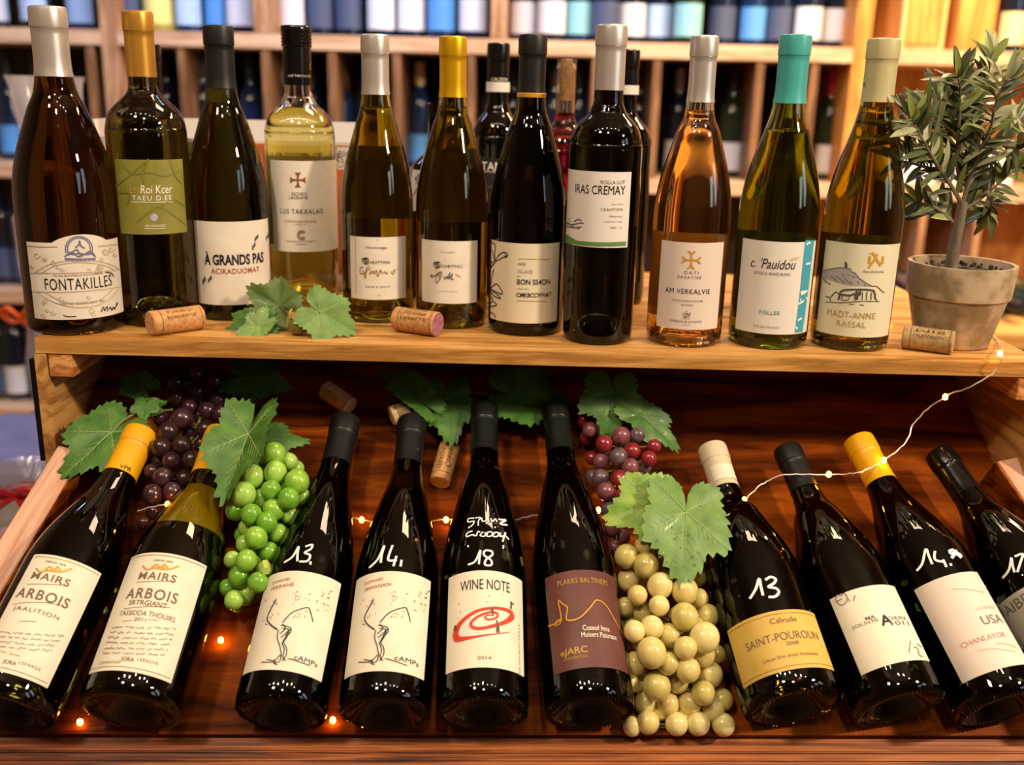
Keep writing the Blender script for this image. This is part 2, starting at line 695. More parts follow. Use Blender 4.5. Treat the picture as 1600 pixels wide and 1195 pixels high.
def standing(bx, by, tx, ty, wpx, wy, cap_px):
    """measurements of a standing bottle in the photo -> (matrix, R, H, capsule radius)"""
    R = 0.038
    for _ in range(6):
        p = on_z(bx, by, SHELF_Z)
        Y = p.y + R
        b = on_y(bx, by, Y)
        P = on_y(bx, wy, Y)
        R = wpx / 2 * ((P - CAM).dot(_f)) / FPX * 0.985
    t = on_y(tx, ty, Y)
    rn = cap_px / 2 * ((t - CAM).dot(_f)) / FPX
    M = Matrix.Translation((b.x, Y, SHELF_Z + 0.0003))
    lean = (t.x - b.x) / (t.z - SHELF_Z)
    return M, R, t.z - SHELF_Z, rn, Y, lean


def lying(bx, by, tx, ty, wpx, wy, cap_px):
    R = 0.038
    for _ in range(6):
        b = on_board(bx, by, R)
        t = on_board(tx, ty, R)
        f = (by - wy) / (by - ty)
        P = b + (t - b) * f
        # the body silhouette is measured across the axis, at its nearer (upper) side
        R = wpx / 2 * ((P - CAM).dot(_f)) / FPX * 0.985
    a = t - b
    rn = cap_px / 2 * ((t - CAM).dot(_f)) / FPX
    M = frame(b + EN * 0.0004, a, EN)
    return M, R, a.length, rn
# ------------------------------------------------------------------ glass, wine and capsule materials
def glass(name, col, ior=1.47, rough=0.0):
    return mat(name, col, rough, trans=1.0, ior=ior)


G_AMBER = glass('amber_glass', (0.085, 0.026, 0.002))
G_OLIVE = glass('olive_glass', (0.13, 0.10, 0.012))
G_BROWN = glass('dark_olive_glass', (0.055, 0.043, 0.006))
G_BLACK = glass('black_green_glass', (0.008, 0.008, 0.003))
G_DEEP = glass('deep_green_glass', (0.030, 0.032, 0.007))
G_GREENY = glass('yellow_green_glass', (0.60, 0.55, 0.15), 1.5)
G_LEAF = glass('leaf_green_glass', (0.50, 0.57, 0.16), 1.5)
G_DARKSHELL = glass('olive_shell_glass', (0.22, 0.20, 0.04), 1.5)  # dark olive tint for bottles built as glass shells
G_CLEAR = glass('clear_glass', (0.97, 0.97, 0.94), 1.5)
W_WHITE = glass('pale_white_wine', (0.97, 0.88, 0.36), 1.34)
W_GOLD = glass('golden_white_wine', (0.80, 0.66, 0.10), 1.34)
W_ROSE = glass('rose_wine', (0.99, 0.62, 0.20), 1.34)
W_GREEN = glass('green_gold_wine', (0.90, 0.82, 0.20), 1.34)
W_RED = glass('red_wine', (0.35, 0.01, 0.03), 1.34)

CAP_SILVER = mat('silver_foil', 'd2cdc4', 0.34, metal=0.7)
CAP_GOLD = mat('gold_capsule_foil', 'c8943a', 0.33, metal=0.6)
CAP_YGOLD = mat('yellow_gold_foil', 'd9aa0e', 0.34, metal=0.6)
CAP_BLACK = mat('black_capsule', '100f0f', 0.45)
CAP_BLACKG = mat('glossy_black_capsule', '0e0d0d', 0.18)
CAP_TEAL = mat('teal_capsule', '3f9d98', 0.35, coat=0.2)
CAP_CREAM = mat('sage_cream_capsule', 'b5ab7c', 0.4, coat=0.2)
CAP_YELLOW = mat('yellow_capsule', 'e8a80c', 0.42, coat=0.15)
CAP_OFF = mat('off_white_capsule', 'd3c3a3', 0.45)
CAP_GREEN = mat('bottle_green_capsule', '0b110e', 0.4)

PX = lambda ox, oy, k: (lambda x, y: (ox + x / k, oy + y / k))


BACKP = mat('back_label_paper', 'efe7d6', 0.6)


def stroke_list(b, T, lines, wpx, m, on='label', **k):
    for ln in lines:
        b.stroke([T(*p) for p in ln], wpx, m, on, **k)


GRP_TOP = None
ST = {}


def stand(key, label, geo, shape, glass_m, cap, capf, **k):
    M, R, H, rn, Y, lean = standing(*geo)
    b = Bottle(label, M, R, H, shape, rn - 0.0012, glass_m, cap, capf * H, **k)
    b.pic = ()
    ST[key] = (M.translation.x, Y, R, H)
    print('%s X%.3f Y%.3f R%.4f H%.3f rn%.4f lean %.3f' % (key, M.translation.x, Y, R, H, rn, lean))
    return b


# ---- B1 silver capsule, big amber bottle on the far left
b = stand('B1', 'big amber bottle with silver capsule and cream FONTAKILLES label at left shelf end', (125, 527, 71, 11, 150, 440, 57), BURGUNDY, G_AMBER, CAP_SILVER, 0.205)
b.label([(40, 375), (181, 373), (194, 486), (57, 496)], None,
        arch=lambda u: 0.0075 * max(0.0, math.cos((u - 0.55) / 0.26 * PI / 2)) ** 0.7 if abs(u - 0.55) < 0.26 else 0.0)
T = PX(20, 340, 5.43)
ORN = mat('beige_ornament_ink', 'bda98f', 0.6)
stroke_list(b, T, [[(125, 238), (250, 245), (380, 245)], [(720, 240), (800, 235), (880, 225)], [(150, 468), (350, 470), (550, 466), (750, 455), (900, 440)], [(170, 626), (400, 630), (600, 622), (780, 605), (910, 585)],
                   [(190, 465), (300, 400), (420, 370), (560, 360), (700, 365), (820, 395), (890, 435)], [(250, 465), (350, 410), (460, 385), (560, 378), (680, 385), (790, 410), (850, 440)],
                   [(210, 625), (300, 690), (430, 740), (560, 760), (700, 745), (820, 690), (890, 600)], [(280, 630), (380, 690), (480, 720), (580, 725), (690, 710), (780, 665), (840, 605)]], 1.4, ORN)
rnd = random.Random(4)
for _ in range(26):
    x, y = rnd.choice([(rnd.uniform(150, 400), rnd.uniform(270, 430)), (rnd.uniform(720, 860), rnd.uniform(260, 400)), (rnd.uniform(220, 420), rnd.uniform(700, 830)), (rnd.uniform(480, 860), rnd.uniform(770, 830)), (rnd.uniform(380, 760), rnd.uniform(410, 450)), (rnd.uniform(380, 780), rnd.uniform(640, 690))])
    s = rnd.uniform(14, 30)
    b.stroke([T(x + s * math.cos(a) * (1 - a / 9), y + s * math.sin(a) * (1 - a / 9)) for a in [q * 0.8 for q in range(8)]], 1.0, ORN)
b.pic = (BLUE_INK, ORN)
ring = [(560 + 95 * math.cos(a), 262 - 92 * math.sin(a)) for a in [q * 0.22 - 0.25 for q in range(18)]]
stroke_list(b, T, [ring, [(560 + (x - 560) * 1.18, 262 + (y - 262) * 1.14) for x, y in ring]], 1.6, BLUE_INK)
stroke_list(b, T, [[(440, 330), (500, 290), (560, 330), (640, 295), (700, 330)], [(440, 345), (570, 350), (700, 345)], [(450, 358), (570, 362), (695, 355)], [(470, 318), (540, 270), (580, 320), (650, 285), (690, 315)], [(530, 255), (560, 225), (565, 195), (575, 235), (610, 260)], [(480, 300), (520, 310), (560, 300), (620, 312), (660, 300)]], 2.4, BLUE_INK)
b.text('FONTAKILLES', *T(570, 560), 112, 18, INK, sp=1.1)
b.text('MIS EN BOUTEILLE AU DOMAINE', *T(560, 487), 80, 3, GREY_INK)
b.text('VIN DE  BEZIER 2019  SEC', *T(600, 722), 72, 3.4, GREY_INK)
stroke_list(b, T, [[(745, 800), (765, 755), (775, 790), (795, 750), (800, 795)], [(810, 775), (825, 760), (835, 785), (850, 755), (860, 775), (880, 715), (870, 750), (885, 725)], [(430, 825), (470, 838), (540, 835)], [(780, 462), (830, 470), (850, 500)]], 1.3, INK)
b.done()

# ---- B2 gold capsule, olive Bordeaux
b = stand('B2', 'olive bottle with gold capsule and green square label with white writing', (252, 513, 209, 18, 122, 300, 47), BORDEAUX, G_OLIVE, CAP_GOLD, 0.20)
LABEL_GREEN = mat('olive_green_label', '8e8a3c', 0.5, noise=(45, '7c7a30', 0.4))
b.label([(178, 246), (284, 250), (292, 362), (191, 364)], LABEL_GREEN)
T = PX(160, 230, 4.596)
DKOL = mat('dark_olive_ink', '77732f', 0.55)
b.pic = (DKOL,)
stroke_list(b, T, [[(100, 280), (200, 200), (280, 130), (330, 85)], [(330, 90), (290, 180), (300, 260)], [(160, 130), (220, 190), (330, 180), (450, 205), (560, 160)], [(250, 540), (330, 470), (420, 430), (600, 560)], [(420, 420), (520, 380), (590, 430)], [(120, 330), (200, 330), (180, 420)], [(480, 95), (520, 200), (565, 260)]], 2.2, DKOL)
b.text('Le', *T(218, 300), 9, 13, GOLD_INK, shear=0.2)
b.text('Roi Kcer', *T(390, 302), 50, 13, WHITE_INK, shear=0.15)
b.text('TAEU D.EE', *T(356, 365), 63, 7.5, WHITE_INK, sp=1.2)
b.stroke([T(210, 393), T(360, 394), T(505, 393)], 1.0, WHITE_INK)
LAV = mat('lavender_dot', 'a9a6c4', 0.5)
b.fill([T(372 + 27 * math.cos(q * 0.4), 503 + 27 * math.sin(q * 0.4)) for q in range(16)], LAV)
b.text('MONTAGNE & EDEN', *T(375, 563), 29, 3.4, WHITE_INK)
b.stroke([T(305, 582), T(375, 584), T(447, 582), T(447, 545)], 0.8, WHITE_INK, smooth=0)
b.done()

# ---- B3 black capsule
b = stand('B3', 'dark olive bottle with matte black capsule and A GRANDS PAS label behind leaves', (366, 503, 344, 41, 122, 400, 47), BURGUNDY, G_BROWN, CAP_BLACK, 0.205)
b.label([(303, 341), (423, 341), (418, 471), (311, 470)])
T = PX(160, 230, 4.596)
b.text('À GRANDS PAS', *T(958, 798), 102, 21, INK, bold=0.032)
RUST = mat('rust_ink', 'a4441f', 0.6)
b.text('ACIKADUOMAT', *T(962, 888), 79, 8.5, RUST, bold=0.012, sp=1.1)
SHOE = mat('dark_grey_print', '4a4740', 0.6)
b.pic = (SHOE,)
for cx, cy, an in ((1180, 645, 1.3), (1105, 650, 1.0), (1085, 710, 1.2), (735, 955, 1.4), (778, 945, 1.0)):
    b.stroke([T(cx - 25 * math.cos(an), cy + 30 * math.sin(an)), T(cx - 6, cy + 4), T(cx + 4, cy - 8), T(cx + 12 * math.cos(an), cy - 30 * math.sin(an))], 3.4, SHOE, taper=True)
b.done()

# ---- B4 clear bottle, black screw cap
b = stand('B4', 'clear bottle of pale white wine with black screw cap and LUS TAKXALAIS label', (478, 489, 468, 41, 108, 330, 46), BORDEAUX, G_CLEAR, CAP_BLACKG, 0.20, wine=W_WHITE, fill=0.725, screw=True)
b.label([(424.5, 248), (529.5, 250), (530, 388), (427, 387)])
b.patch('back_label', PI - 1.0, PI + 1.0, b.z0, b.z1 + 0.002, BACKP)
T = PX(400, 230, 6.64)
COPPER = mat('copper_foil_ink', 'a8703a', 0.35, metal=0.5)
b.pic = (COPPER,)


def cross(b, cx, cy, r, m):
    for k in range(4):
        a = k * PI / 2
        c, s = math.cos(a), math.sin(a)
        q = [(0.0, -0.10), (0.55, -0.14), (0.85, -0.32), (1.0, -0.42), (0.97, 0), (1.0, 0.42), (0.85, 0.32), (0.55, 0.14), (0, 0.10)]
        b.fill([(cx + r * (x * c - y * s), cy + r * (x * s + y * c)) for x, y in q], m)


cross(b, *T(435, 340), 12, COPPER)
b.text('EICHEO', *T(450, 483), 23, 5, GREY_INK)
b.text('LAGRAVE', *T(440, 522), 29, 5, GREY_INK)
b.text('LUS TAKXALAIS', *T(475, 667), 70, 7.5, INK, sp=1.15)
b.text('CHATEAUNEUF DE LEYDIS', *T(465, 770), 50, 3, GREY_INK)
b.text('GRAND VIN', *T(460, 800), 16, 1.8, GREY_INK)
for r in (44, 26):
    b.stroke([T(475 + r * math.cos(0.6 + q * 0.42), 910 - r * math.sin(0.6 + q * 0.42)) for q in range(13)], 1.4, COPPER)
b.text('Domaine des Montagnes V.', *T(480, 977), 49, 3.6, GREY_INK)
b.text('MONTRAVEL', *T(470, 1006), 18, 2, GREY_INK)
T2 = PX(280, 0, 2.212)
b.stroke([T2(470, 205), T2(455, 215), T2(450, 235), T2(462, 245), T2(470, 238)], 1.6, GOLD_INK, on='capsule')
b.text('LUS TAKXALAIS', *T2(418, 262), 36, 3.6, WHITE_INK, on='capsule')
b.done()


def crest(b, cx, cy, s, m):
    b.stroke([(cx - s, cy - s * 0.8), (cx + s * .4, cy - s), (cx + s, cy - s * .6), (cx + s * .9, cy + s), (cx - s * .3, cy + s), (cx - s, cy + .2 * s), (cx - s, cy - s * .8)], 1.3, m, smooth=2)
    b.stroke([(cx + s * .6, cy - s * .5), (cx - s * .4, cy - s * .5), (cx - s * .5, cy), (cx + s * .5, cy + .1 * s), (cx + .4 * s, cy + s * .6), (cx - s * .2, cy + .6 * s)], 1.3, m, smooth=2)


# ---- B5 silver capsule
b = stand('B5', 'olive bottle with silver capsule and small beige label, beside the yellow-gold capsuled one', (592, 507, 588, 55, 112, 420, 45), BURGUNDY, G_GREENY, CAP_SILVER, 0.20, wine=W_GOLD, fill=0.76)
b.label([(547, 367), (633, 369), (634, 466), (550, 463)])
b.patch('back_label', PI - 1.0, PI + 1.0, b.z1 + 0.012, b.z1 + 0.085, BACKP)
T = PX(530, 350, 6.4)
FR = mat('pale_rule_ink', 'bfae98', 0.6)
b.stroke([T(165, 145), T(390, 158), T(625, 155), T(630, 700), T(400, 712), T(175, 690), T(165, 145)], 0.8, FR, smooth=0)
b.text('· Hommage ·', *T(370, 238), 41, 6, BROWN_INK)
crest(b, *T(265, 366), 4.5, INK)
b.text('HEXTTWIA', *T(410, 383), 31, 4.5, INK)
GOLDSCR = mat('gold_script_ink', 'b08d4c', 0.4, metal=0.4)
b.pic = (GOLDSCR,)
stroke_list(b, T, [[(245, 425), (215, 440), (215, 490), (250, 490), (235, 460)], [(305, 425), (280, 440), (265, 545), (262, 480), (320, 440)], [(320, 470), (310, 500), (345, 465), (350, 500), (375, 460), (385, 525), (415, 455), (425, 490), (450, 480)], [(450, 470), (475, 500), (480, 470)], [(520, 470), (530, 500), (560, 450), (535, 470)]], 1.3, GOLDSCR)
b.text('BAUR & JIHLRT', *T(390, 630), 39, 3.6, INK, sp=1.2)
b.done()

# ---- B6 yellow-gold capsule
b = stand('B6', 'olive bottle of white wine with shiny yellow-gold capsule and small beige label', (705, 516, 710, 58, 112, 430, 44), BURGUNDY, G_GREENY, CAP_YGOLD, 0.20, wine=W_GOLD, fill=0.77)
b.label([(660, 373), (746, 375), (744, 472), (660, 469)])
b.patch('back_label', PI - 1.0, PI + 1.0, b.z1 + 0.012, b.z1 + 0.085, BACKP)
b.text('Cougar', *T(1090, 280), 24, 5, FR)
crest(b, *T(980, 405), 4.5, INK)
b.text('CHEITIVLI', *T(1125, 422), 33, 4.6, INK, sp=1.1)
b.pic = (GOLDSCR,)
stroke_list(b, T, [[(915, 525), (935, 500), (930, 530), (970, 505), (1010, 480)], [(1010, 470), (970, 540), (975, 590), (1010, 540), (1030, 475), (1000, 500), (1015, 550)], [(1050, 520), (1060, 550), (1080, 515), (1085, 545), (1110, 480), (1100, 550), (1135, 490), (1120, 550), (1145, 545)]], 1.3, GREY_INK)
stroke_list(b, T, [[(965, 440), (980, 480)], [(1165, 500), (1215, 530)]], 1.4, GOLD_INK, smooth=0)
b.text('de Montagnac', *T(1090, 672), 31, 3, FR)
T2 = PX(600, 0, 2.133)
b.stroke([T2(197, 230), T2(194, 262), T2(193, 290)], 1.2, INK, on='capsule')
b.done()

# ---- B7 black capsule with gold line
b = stand('B7', 'black bottle with matte black capsule, gold neck line and flower-drawn BON SS4ON label', (820, 527, 838, 55, 119, 440, 45), BURGUNDY, G_BLACK, CAP_BLACK, 0.195, ring=(GOLD_INK, 0.0025))
LAB_IV = mat('ivory_label', 'd8cdb2', 0.55)
b.label([(764, 373), (874, 376), (869, 499), (763, 494)], LAB_IV, pad=(-1.18, None))
T = PX(740, 240, 4.427)
b.text('2022', *T(335, 762), 12, 3.8, INK, shear=0.2)
b.text('SILLACE', *T(357, 815), 23, 5, BROWN_INK, sp=1.15)
b.text('BON SS4ON', *T(420, 888), 52, 8.5, INK, bold=0.012)
b.text('MAISON DE LA', *T(345, 935), 19, 2.2, GREY_INK)
b.text('CMKBCCWHAT', *T(422, 978), 55, 7, INK, bold=0.016)
for y, x0, x1 in ((728, 310, 520), (1018, 300, 500)):
    b.stroke([T(x0, y - 3), T((x0 + x1) / 2, y), T(x1, y + 1)], 0.9, GOLD_INK)
b.stroke([T(302, 845), T(324, 846)], 0.8, GREY_INK, smooth=0)
stroke_list(b, T, [[(115, 640), (130, 615), (155, 635), (150, 700), (155, 740)], [(115, 640), (140, 690), (148, 745)], [(150, 745), (180, 700), (215, 680), (240, 700), (200, 720), (150, 750)], [(105, 750), (145, 755), (110, 795)], [(150, 755), (120, 800)], [(145, 800), (130, 860), (120, 935), (105, 860)], [(120, 935), (160, 900), (195, 940), (200, 970), (150, 950), (120, 935)], [(125, 940), (160, 965), (190, 1000), (150, 985), (122, 945)], [(120, 940), (135, 1010), (105, 1060)], [(110, 1060), (165, 1045), (140, 1020), (125, 990)], [(108, 1085), (150, 1115), (152, 1135)], [(215, 690), (235, 712), (205, 715)]], 1.2, INK)
b.done()

# ---- B8 silver capsule Bordeaux
b = stand('B8', 'black bottle with silver capsule and IRAS CREMAY label with green lower edge', (932, 541, 955, 40, 112, 400, 50), BORDEAUX, G_BLACK, CAP_SILVER, 0.195)
LAB_WH = mat('white_label', 'dcd6cc', 0.5)
b.label([(884.5, 264), (987, 267), (979, 384), (880, 379)], LAB_WH)
T = PX(740, 240, 4.427)
LGREEN = mat('leaf_green_print', '5d8248', 0.55)
b.pic = (LGREEN,)
b.band([T(622, 578), T(650, 557), T(680, 578), T(720, 602), T(850, 612), T(950, 612), T(1052, 606)], [T(620, 614), T(720, 630), T(850, 641), T(950, 641), T(1050, 637)], LGREEN)
b.text('ROLLA LUT', *T(966, 198), 38, 5.6, GREY_INK)
b.text('IRAS CREMAY', *T(868, 250), 84, 14, INK)
b.text('Jean Simon', *T(995, 350), 19, 3, GREY_INK, shear=0.2)
b.text('CEANTION', *T(957, 386), 34, 4.4, BROWN_INK, sp=1.2)
b.text('Minervois', *T(985, 433), 20, 3, GREY_INK)
b.text('Languedoc rouge', *T(965, 470), 28, 3, GREY_INK)
b.text('2021  13', *T(985, 511), 17, 2.6, GREY_INK)
stroke_list(b, T, [[(632, 470), (680, 490), (740, 478), (765, 482)], [(640, 500), (700, 510), (750, 505)], [(660, 440), (672, 470)], [(700, 470), (720, 455), (750, 460)], [(720, 520), (745, 508)], [(630, 485), (650, 475), (690, 500), (700, 515)]], 1.2, GREY_INK)
b.done()

# ---- B9 rosé
b = stand('B9', 'clear bottle of orange rosé wine with silver capsule and AM VERKALVIE label', (1066, 545, 1105, 57, 120, 430, 44), BURGUNDY, G_CLEAR, CAP_SILVER, 0.205, wine=W_ROSE, fill=0.77)
LAB_PK = mat('pinkish_label', 'd9c9bb', 0.55)
b.label([(1035, 375), (1131, 377), (1119, 512), (1025.6, 508)], LAB_PK)
b.patch('back_label', PI - 1.0, PI + 1.0, b.z0, b.z1 + 0.002, BACKP)
T = PX(1000, 360, 7.03)
b.pic = (GOLD_INK,)
for k in range(4):
    a = k * PI / 2 + 0.05
    c, s = math.cos(a), math.sin(a)
    R_ = lambda x, y: T(565 + 100 * (x * c - y * s), 322 + 100 * (x * s + y * c))
    b.stroke([R_(0, 0), R_(0.45, 0.0), R_(0.75, 0.12), R_(0.98, 0.36)], 2.6, GOLD_INK)
    b.stroke([R_(0.45, 0.0), R_(0.75, -0.12), R_(0.98, -0.36)], 2.6, GOLD_INK)
b.text('DATI', *T(565, 462), 22, 4.6, BROWN_INK, sp=1.3)
b.text('EAEATIEE', *T(545, 513), 37, 4.6, BROWN_INK, sp=1.3)
b.text('AM VERKALVIE', *T(525, 669), 73, 8, INK, sp=1.15)
b.text('CHATEAUNEUF LACOMB', *T(520, 772), 49, 3.2, GREY_INK, sp=1.1)
b.text('ROSEE', *T(520, 817), 17, 3, GREY_INK, sp=1.2)
stroke_list(b, T, [[(480, 900), (485, 935), (515, 945), (545, 930), (550, 900)], [(500, 900), (505, 925), (525, 905), (530, 930)], [(505, 890), (520, 885)]], 1.2, BROWN_INK)
b.text('MELO', *T(508, 963), 12, 2.8, BROWN_INK)
b.text('DOMAINE DE LA MOTTE', *T(504, 999), 50, 3.6, GREY_INK)
b.text('LANGUEDOC', *T(505, 1035), 12, 1.8, GREY_INK)
T2 = PX(980, 0, 2.133)
stroke_list(b, T2, [[(285, 220), (295, 230), (285, 250), (278, 240), (292, 232)], [(208, 240), (210, 260)]], 1.4, GREY_INK, on='capsule')
b.done()

# ---- B10 teal
b = stand('B10', 'green wine bottle with teal capsule and white label edged by a teal stripe', (1196, 548, 1240, 55, 124, 430, 50), BURGUNDY, G_LEAF, CAP_TEAL, 0.21, wine=W_GREEN, fill=0.71)
b.label([(1163, 372), (1271, 376), (1252, 518), (1148, 514)], LAB_WH, pad=(None, 0.98))
b.patch('back_label', PI - 1.0, PI + 1.0, b.z0, b.z1 + 0.002, BACKP)
T = PX(1130, 360, 5.926)
TEALI = mat('teal_print', '3b9bae', 0.5)
BEIGEI = mat('beige_leaf_print', 'cdb08c', 0.55)
b.pic = (TEALI, BEIGEI)
b.band([T(757, 88), T(733, 300), T(708, 550), T(685, 750), T(657, 944)], [T(836, 92), T(810, 300), T(782, 550), T(752, 780), T(728, 938)], TEALI, k=8)
stroke_list(b, T, [[(765, 130), (790, 110), (800, 120)], [(760, 310), (800, 300)], [(710, 570), (770, 560), (715, 590)], [(705, 640), (770, 625)], [(690, 680), (740, 650)], [(685, 830), (720, 810)], [(665, 890), (680, 910)]], 2.2, WHITE_INK)
b.text("c. 'Pauidou", *T(462, 308), 73, 16, INK, shear=0.3)
b.text('LES DEUX ANNES BLANC', *T(452, 400), 59, 4.6, GREY_INK)
b.text('FOLLEE', *T(428, 760), 32, 6, mat('grey_teal_ink', '5f8f8c', 0.6), bold=0.01, sp=1.2)
b.text('VIN DE FRANCE', *T(398, 893), 40, 3.6, GREY_INK, sp=1.25)
b.fill([T(655 + 45 * math.cos(q * 0.5) + 0 * q, 262 + 14 * math.sin(q * 0.5) - 16 * math.cos(q * 0.5)) for q in range(13)], BEIGEI)
b.done()

# ---- B11 sage cream capsule
b = stand('B11', 'yellow-green bottle with sage cream capsule and mountain-drawn MADT-ANNE RASSAL label', (1323, 551, 1374, 61, 121, 430, 51), BURGUNDY, G_GREENY, CAP_CREAM, 0.195, wine=W_GREEN, fill=0.79)
LAB_GR = mat('greenish_ivory_label', 'd5cfb0', 0.55)
b.label([(1293, 377), (1395, 379), (1373, 524), (1274, 517)], LAB_GR, pad=(None, 0.92))
b.patch('back_label', PI - 1.0, PI + 1.0, b.z0, b.z1 + 0.002, BACKP)
T = PX(1130, 360, 5.926)
MTN = mat('grey_violet_hatch', 'a59b98', 0.6)
GOLDT = mat('gold_lettering', 'b4923c', 0.4, metal=0.1)
b.pic = (MTN,)
b.band([T(932, 378), T(1000, 358), T(1075, 344), T(1180, 352), T(1185, 382), T(1220, 390), T(1260, 440), T(1320, 480), T(1370, 515)], [T(925, 440), T(1050, 480), T(1180, 510), T(1370, 518)], MTN, e=0.0007)
stroke_list(b, T, [[(930, 372), (1000, 355), (1075, 343), (1180, 352), (1186, 383), (1218, 388), (1260, 440), (1340, 495), (1380, 515), (1420, 515), (1470, 565), (1490, 570)], [(930, 440), (960, 470)], [(950, 470), (1000, 500)], [(1000, 420), (1060, 470)], [(1050, 420), (1130, 490)], [(1100, 400), (1200, 490)], [(1150, 400), (1260, 490)], [(1130, 440), (1180, 500)], [(1200, 420), (1320, 510)]], 1.3, GREY_INK, smooth=2)
stroke_list(b, T, [[(1135, 290), (1138, 345)], [(1142, 300), (1143, 345)], [(1085, 575), (1120, 550), (1250, 545), (1390, 555), (1400, 630)], [(1085, 580), (1070, 640)], [(1080, 590), (1180, 600), (1220, 580), (1225, 640)], [(1235, 560), (1230, 640)], [(1250, 570), (1240, 640)], [(1270, 535), (1265, 600)]], 3.0, SHOE, smooth=2)
stroke_list(b, T, [[(955, 660), (1100, 668), (1250, 655), (1440, 655)], [(1000, 620), (1040, 570), (1075, 585)], [(955, 610), (990, 620), (1000, 655)], [(1290, 565), (1285, 640)], [(1330, 565), (1325, 640)], [(1370, 570), (1365, 640)], [(1400, 620), (1420, 645)], [(1170, 680), (1300, 690)], [(1110, 600), (1095, 640), (1160, 640), (1170, 605)]], 1.4, SHOE, smooth=2)
stroke_list(b, T, [[(1352, 305), (1358, 235)], [(1352, 210), (1358, 215)], [(1345, 345), (1400, 270), (1425, 215)], [(1380, 200), (1420, 270), (1455, 325)], [(1470, 305), (1478, 235)]], 3.4, GOLD_INK, smooth=0)
b.text('Vieux domaine bas', *T(1395, 380), 32, 4, INK, shear=0.2)
b.text('MADT-ANNE', *T(1183, 783), 79, 10, GOLDT, sp=1.1)
b.text('RASSAL', *T(1185, 868), 46, 9, GOLDT, sp=1.15)
T2 = PX(980, 0, 2.133)
b.fill([T2(768, 274), T2(798, 272), T2(796, 290), T2(766, 292)], BLUE_INK, on='capsule')
stroke_list(b, T2, [[(872, 250), (858, 258), (868, 266), (855, 276)], [(880, 256), (866, 284)]], 1.4, WHITE_INK, on='capsule')
b.done()

# ---- back row on the shelf
b = stand('BB1', 'dark back row bottle with glossy black capsule behind the gold-capsuled bottle', (262, 462, 251, 70, 96, 300, 34), BORDEAUX, G_BLACK, CAP_BLACKG, 0.24)
b.text('—', 250, 147, 26, 4, WHITE_INK, on='capsule')
b.done()
b = stand('BB2', 'short black bottle without capsule, peeking out left behind the yellow-gold capsuled bottle', (680, 470, 675, 161, 84, 300, 28), BORDEAUX, G_BLACK, None, 0.2)
b.label([(645, 266), (690, 266), (690, 330), (645, 330)], LAB_WH)
stroke_list(b, PX(600, 0, 2.133), [[(105, 590), (115, 620), (100, 650)], [(118, 580), (108, 600)]], 1.6, INK)
b.done()
b = stand('BB3', 'black back row bottle with glossy black capsule, white neck band and white TANU lettering', (772, 462, 779, 68, 78, 280, 36), BORDEAUX, G_BLACK, CAP_BLACKG, 0.145)
b.label([(741, 246), (815, 247), (815, 330), (741, 330)], mat('black_label', '191512', 0.5))
b.text('TANU', 774, 260, 44, 13, WHITE_INK)
b.text('MONTEPULCIANO', 776, 268.5, 42, 2.4, WHITE_INK)
b.text('VIN ROUGE', 776, 292, 30, 3, GREY_INK)
b.text('CALZON', 781, 124, 26, 5, WHITE_INK, on='capsule')
b.patch('neck_band', -PI, PI, b.H * 0.855 - 0.012, b.H * 0.855 - 0.001, LAB_WH, 0.0016)
b.done()
b = stand('BB4', 'clear bottle of red wine closed by a bare cork, behind the IRAS CREMAY bottle', (872, 474, 878, 94, 82, 300, 34), BORDEAUX, G_CLEAR, None, 0.2, wine=W_RED, fill=0.79)
CORK = mat('cork', 'b98a55', 0.75, noise=(220, '93673a', 0.5), bump=0.3)
MB().lathe([(0, b.H - 0.045), (b.rn * 0.66, b.H - 0.0445), (b.rn * 0.66, b.H - 0.002), (b.rn * 0.55, b.H + 0.001), (0, b.H + 0.001)], 24).build('cork_stopper', CORK, b.root)
b.done()
b = stand('BB5', 'dark black-capsuled bottle mostly hidden behind the IRAS CREMAY bottle', (963, 478, 976, 78, 84, 300, 33), BORDEAUX, G_BLACK, CAP_BLACKG, 0.13)
b.patch('neck_band', -PI, PI, b.H * 0.87 - 0.011, b.H * 0.87 - 0.001, LAB_WH, 0.0016)
b.done()
b = stand('BB6', 'green bottle with silver capsule standing hidden right behind the teal-capsuled bottle', (1203, 480, 1219, 106, 76, 300, 28), BURGUNDY, G_DEEP, CAP_SILVER, 0.2)
b.done()

# ------------------------------------------------------------------ bottles lying in the tray
def lay(key, label, geo, shape, glass_m, cap, capf, **k):
    M, R, H, rn = lying(*geo)
    k.setdefault('punt', 0.026)
    k.setdefault('knurl', True)
    b = Bottle(label, M, R, H, shape, rn - 0.0012, glass_m, cap, capf * H, **k)
    b.pic = ()
    ST[key] = bd_coords(M.translation) + (R, H)
    print('%s s%.3f R%.4f H%.3f rn%.4f' % (key, ST[key][1], R, H, rn))
    return b


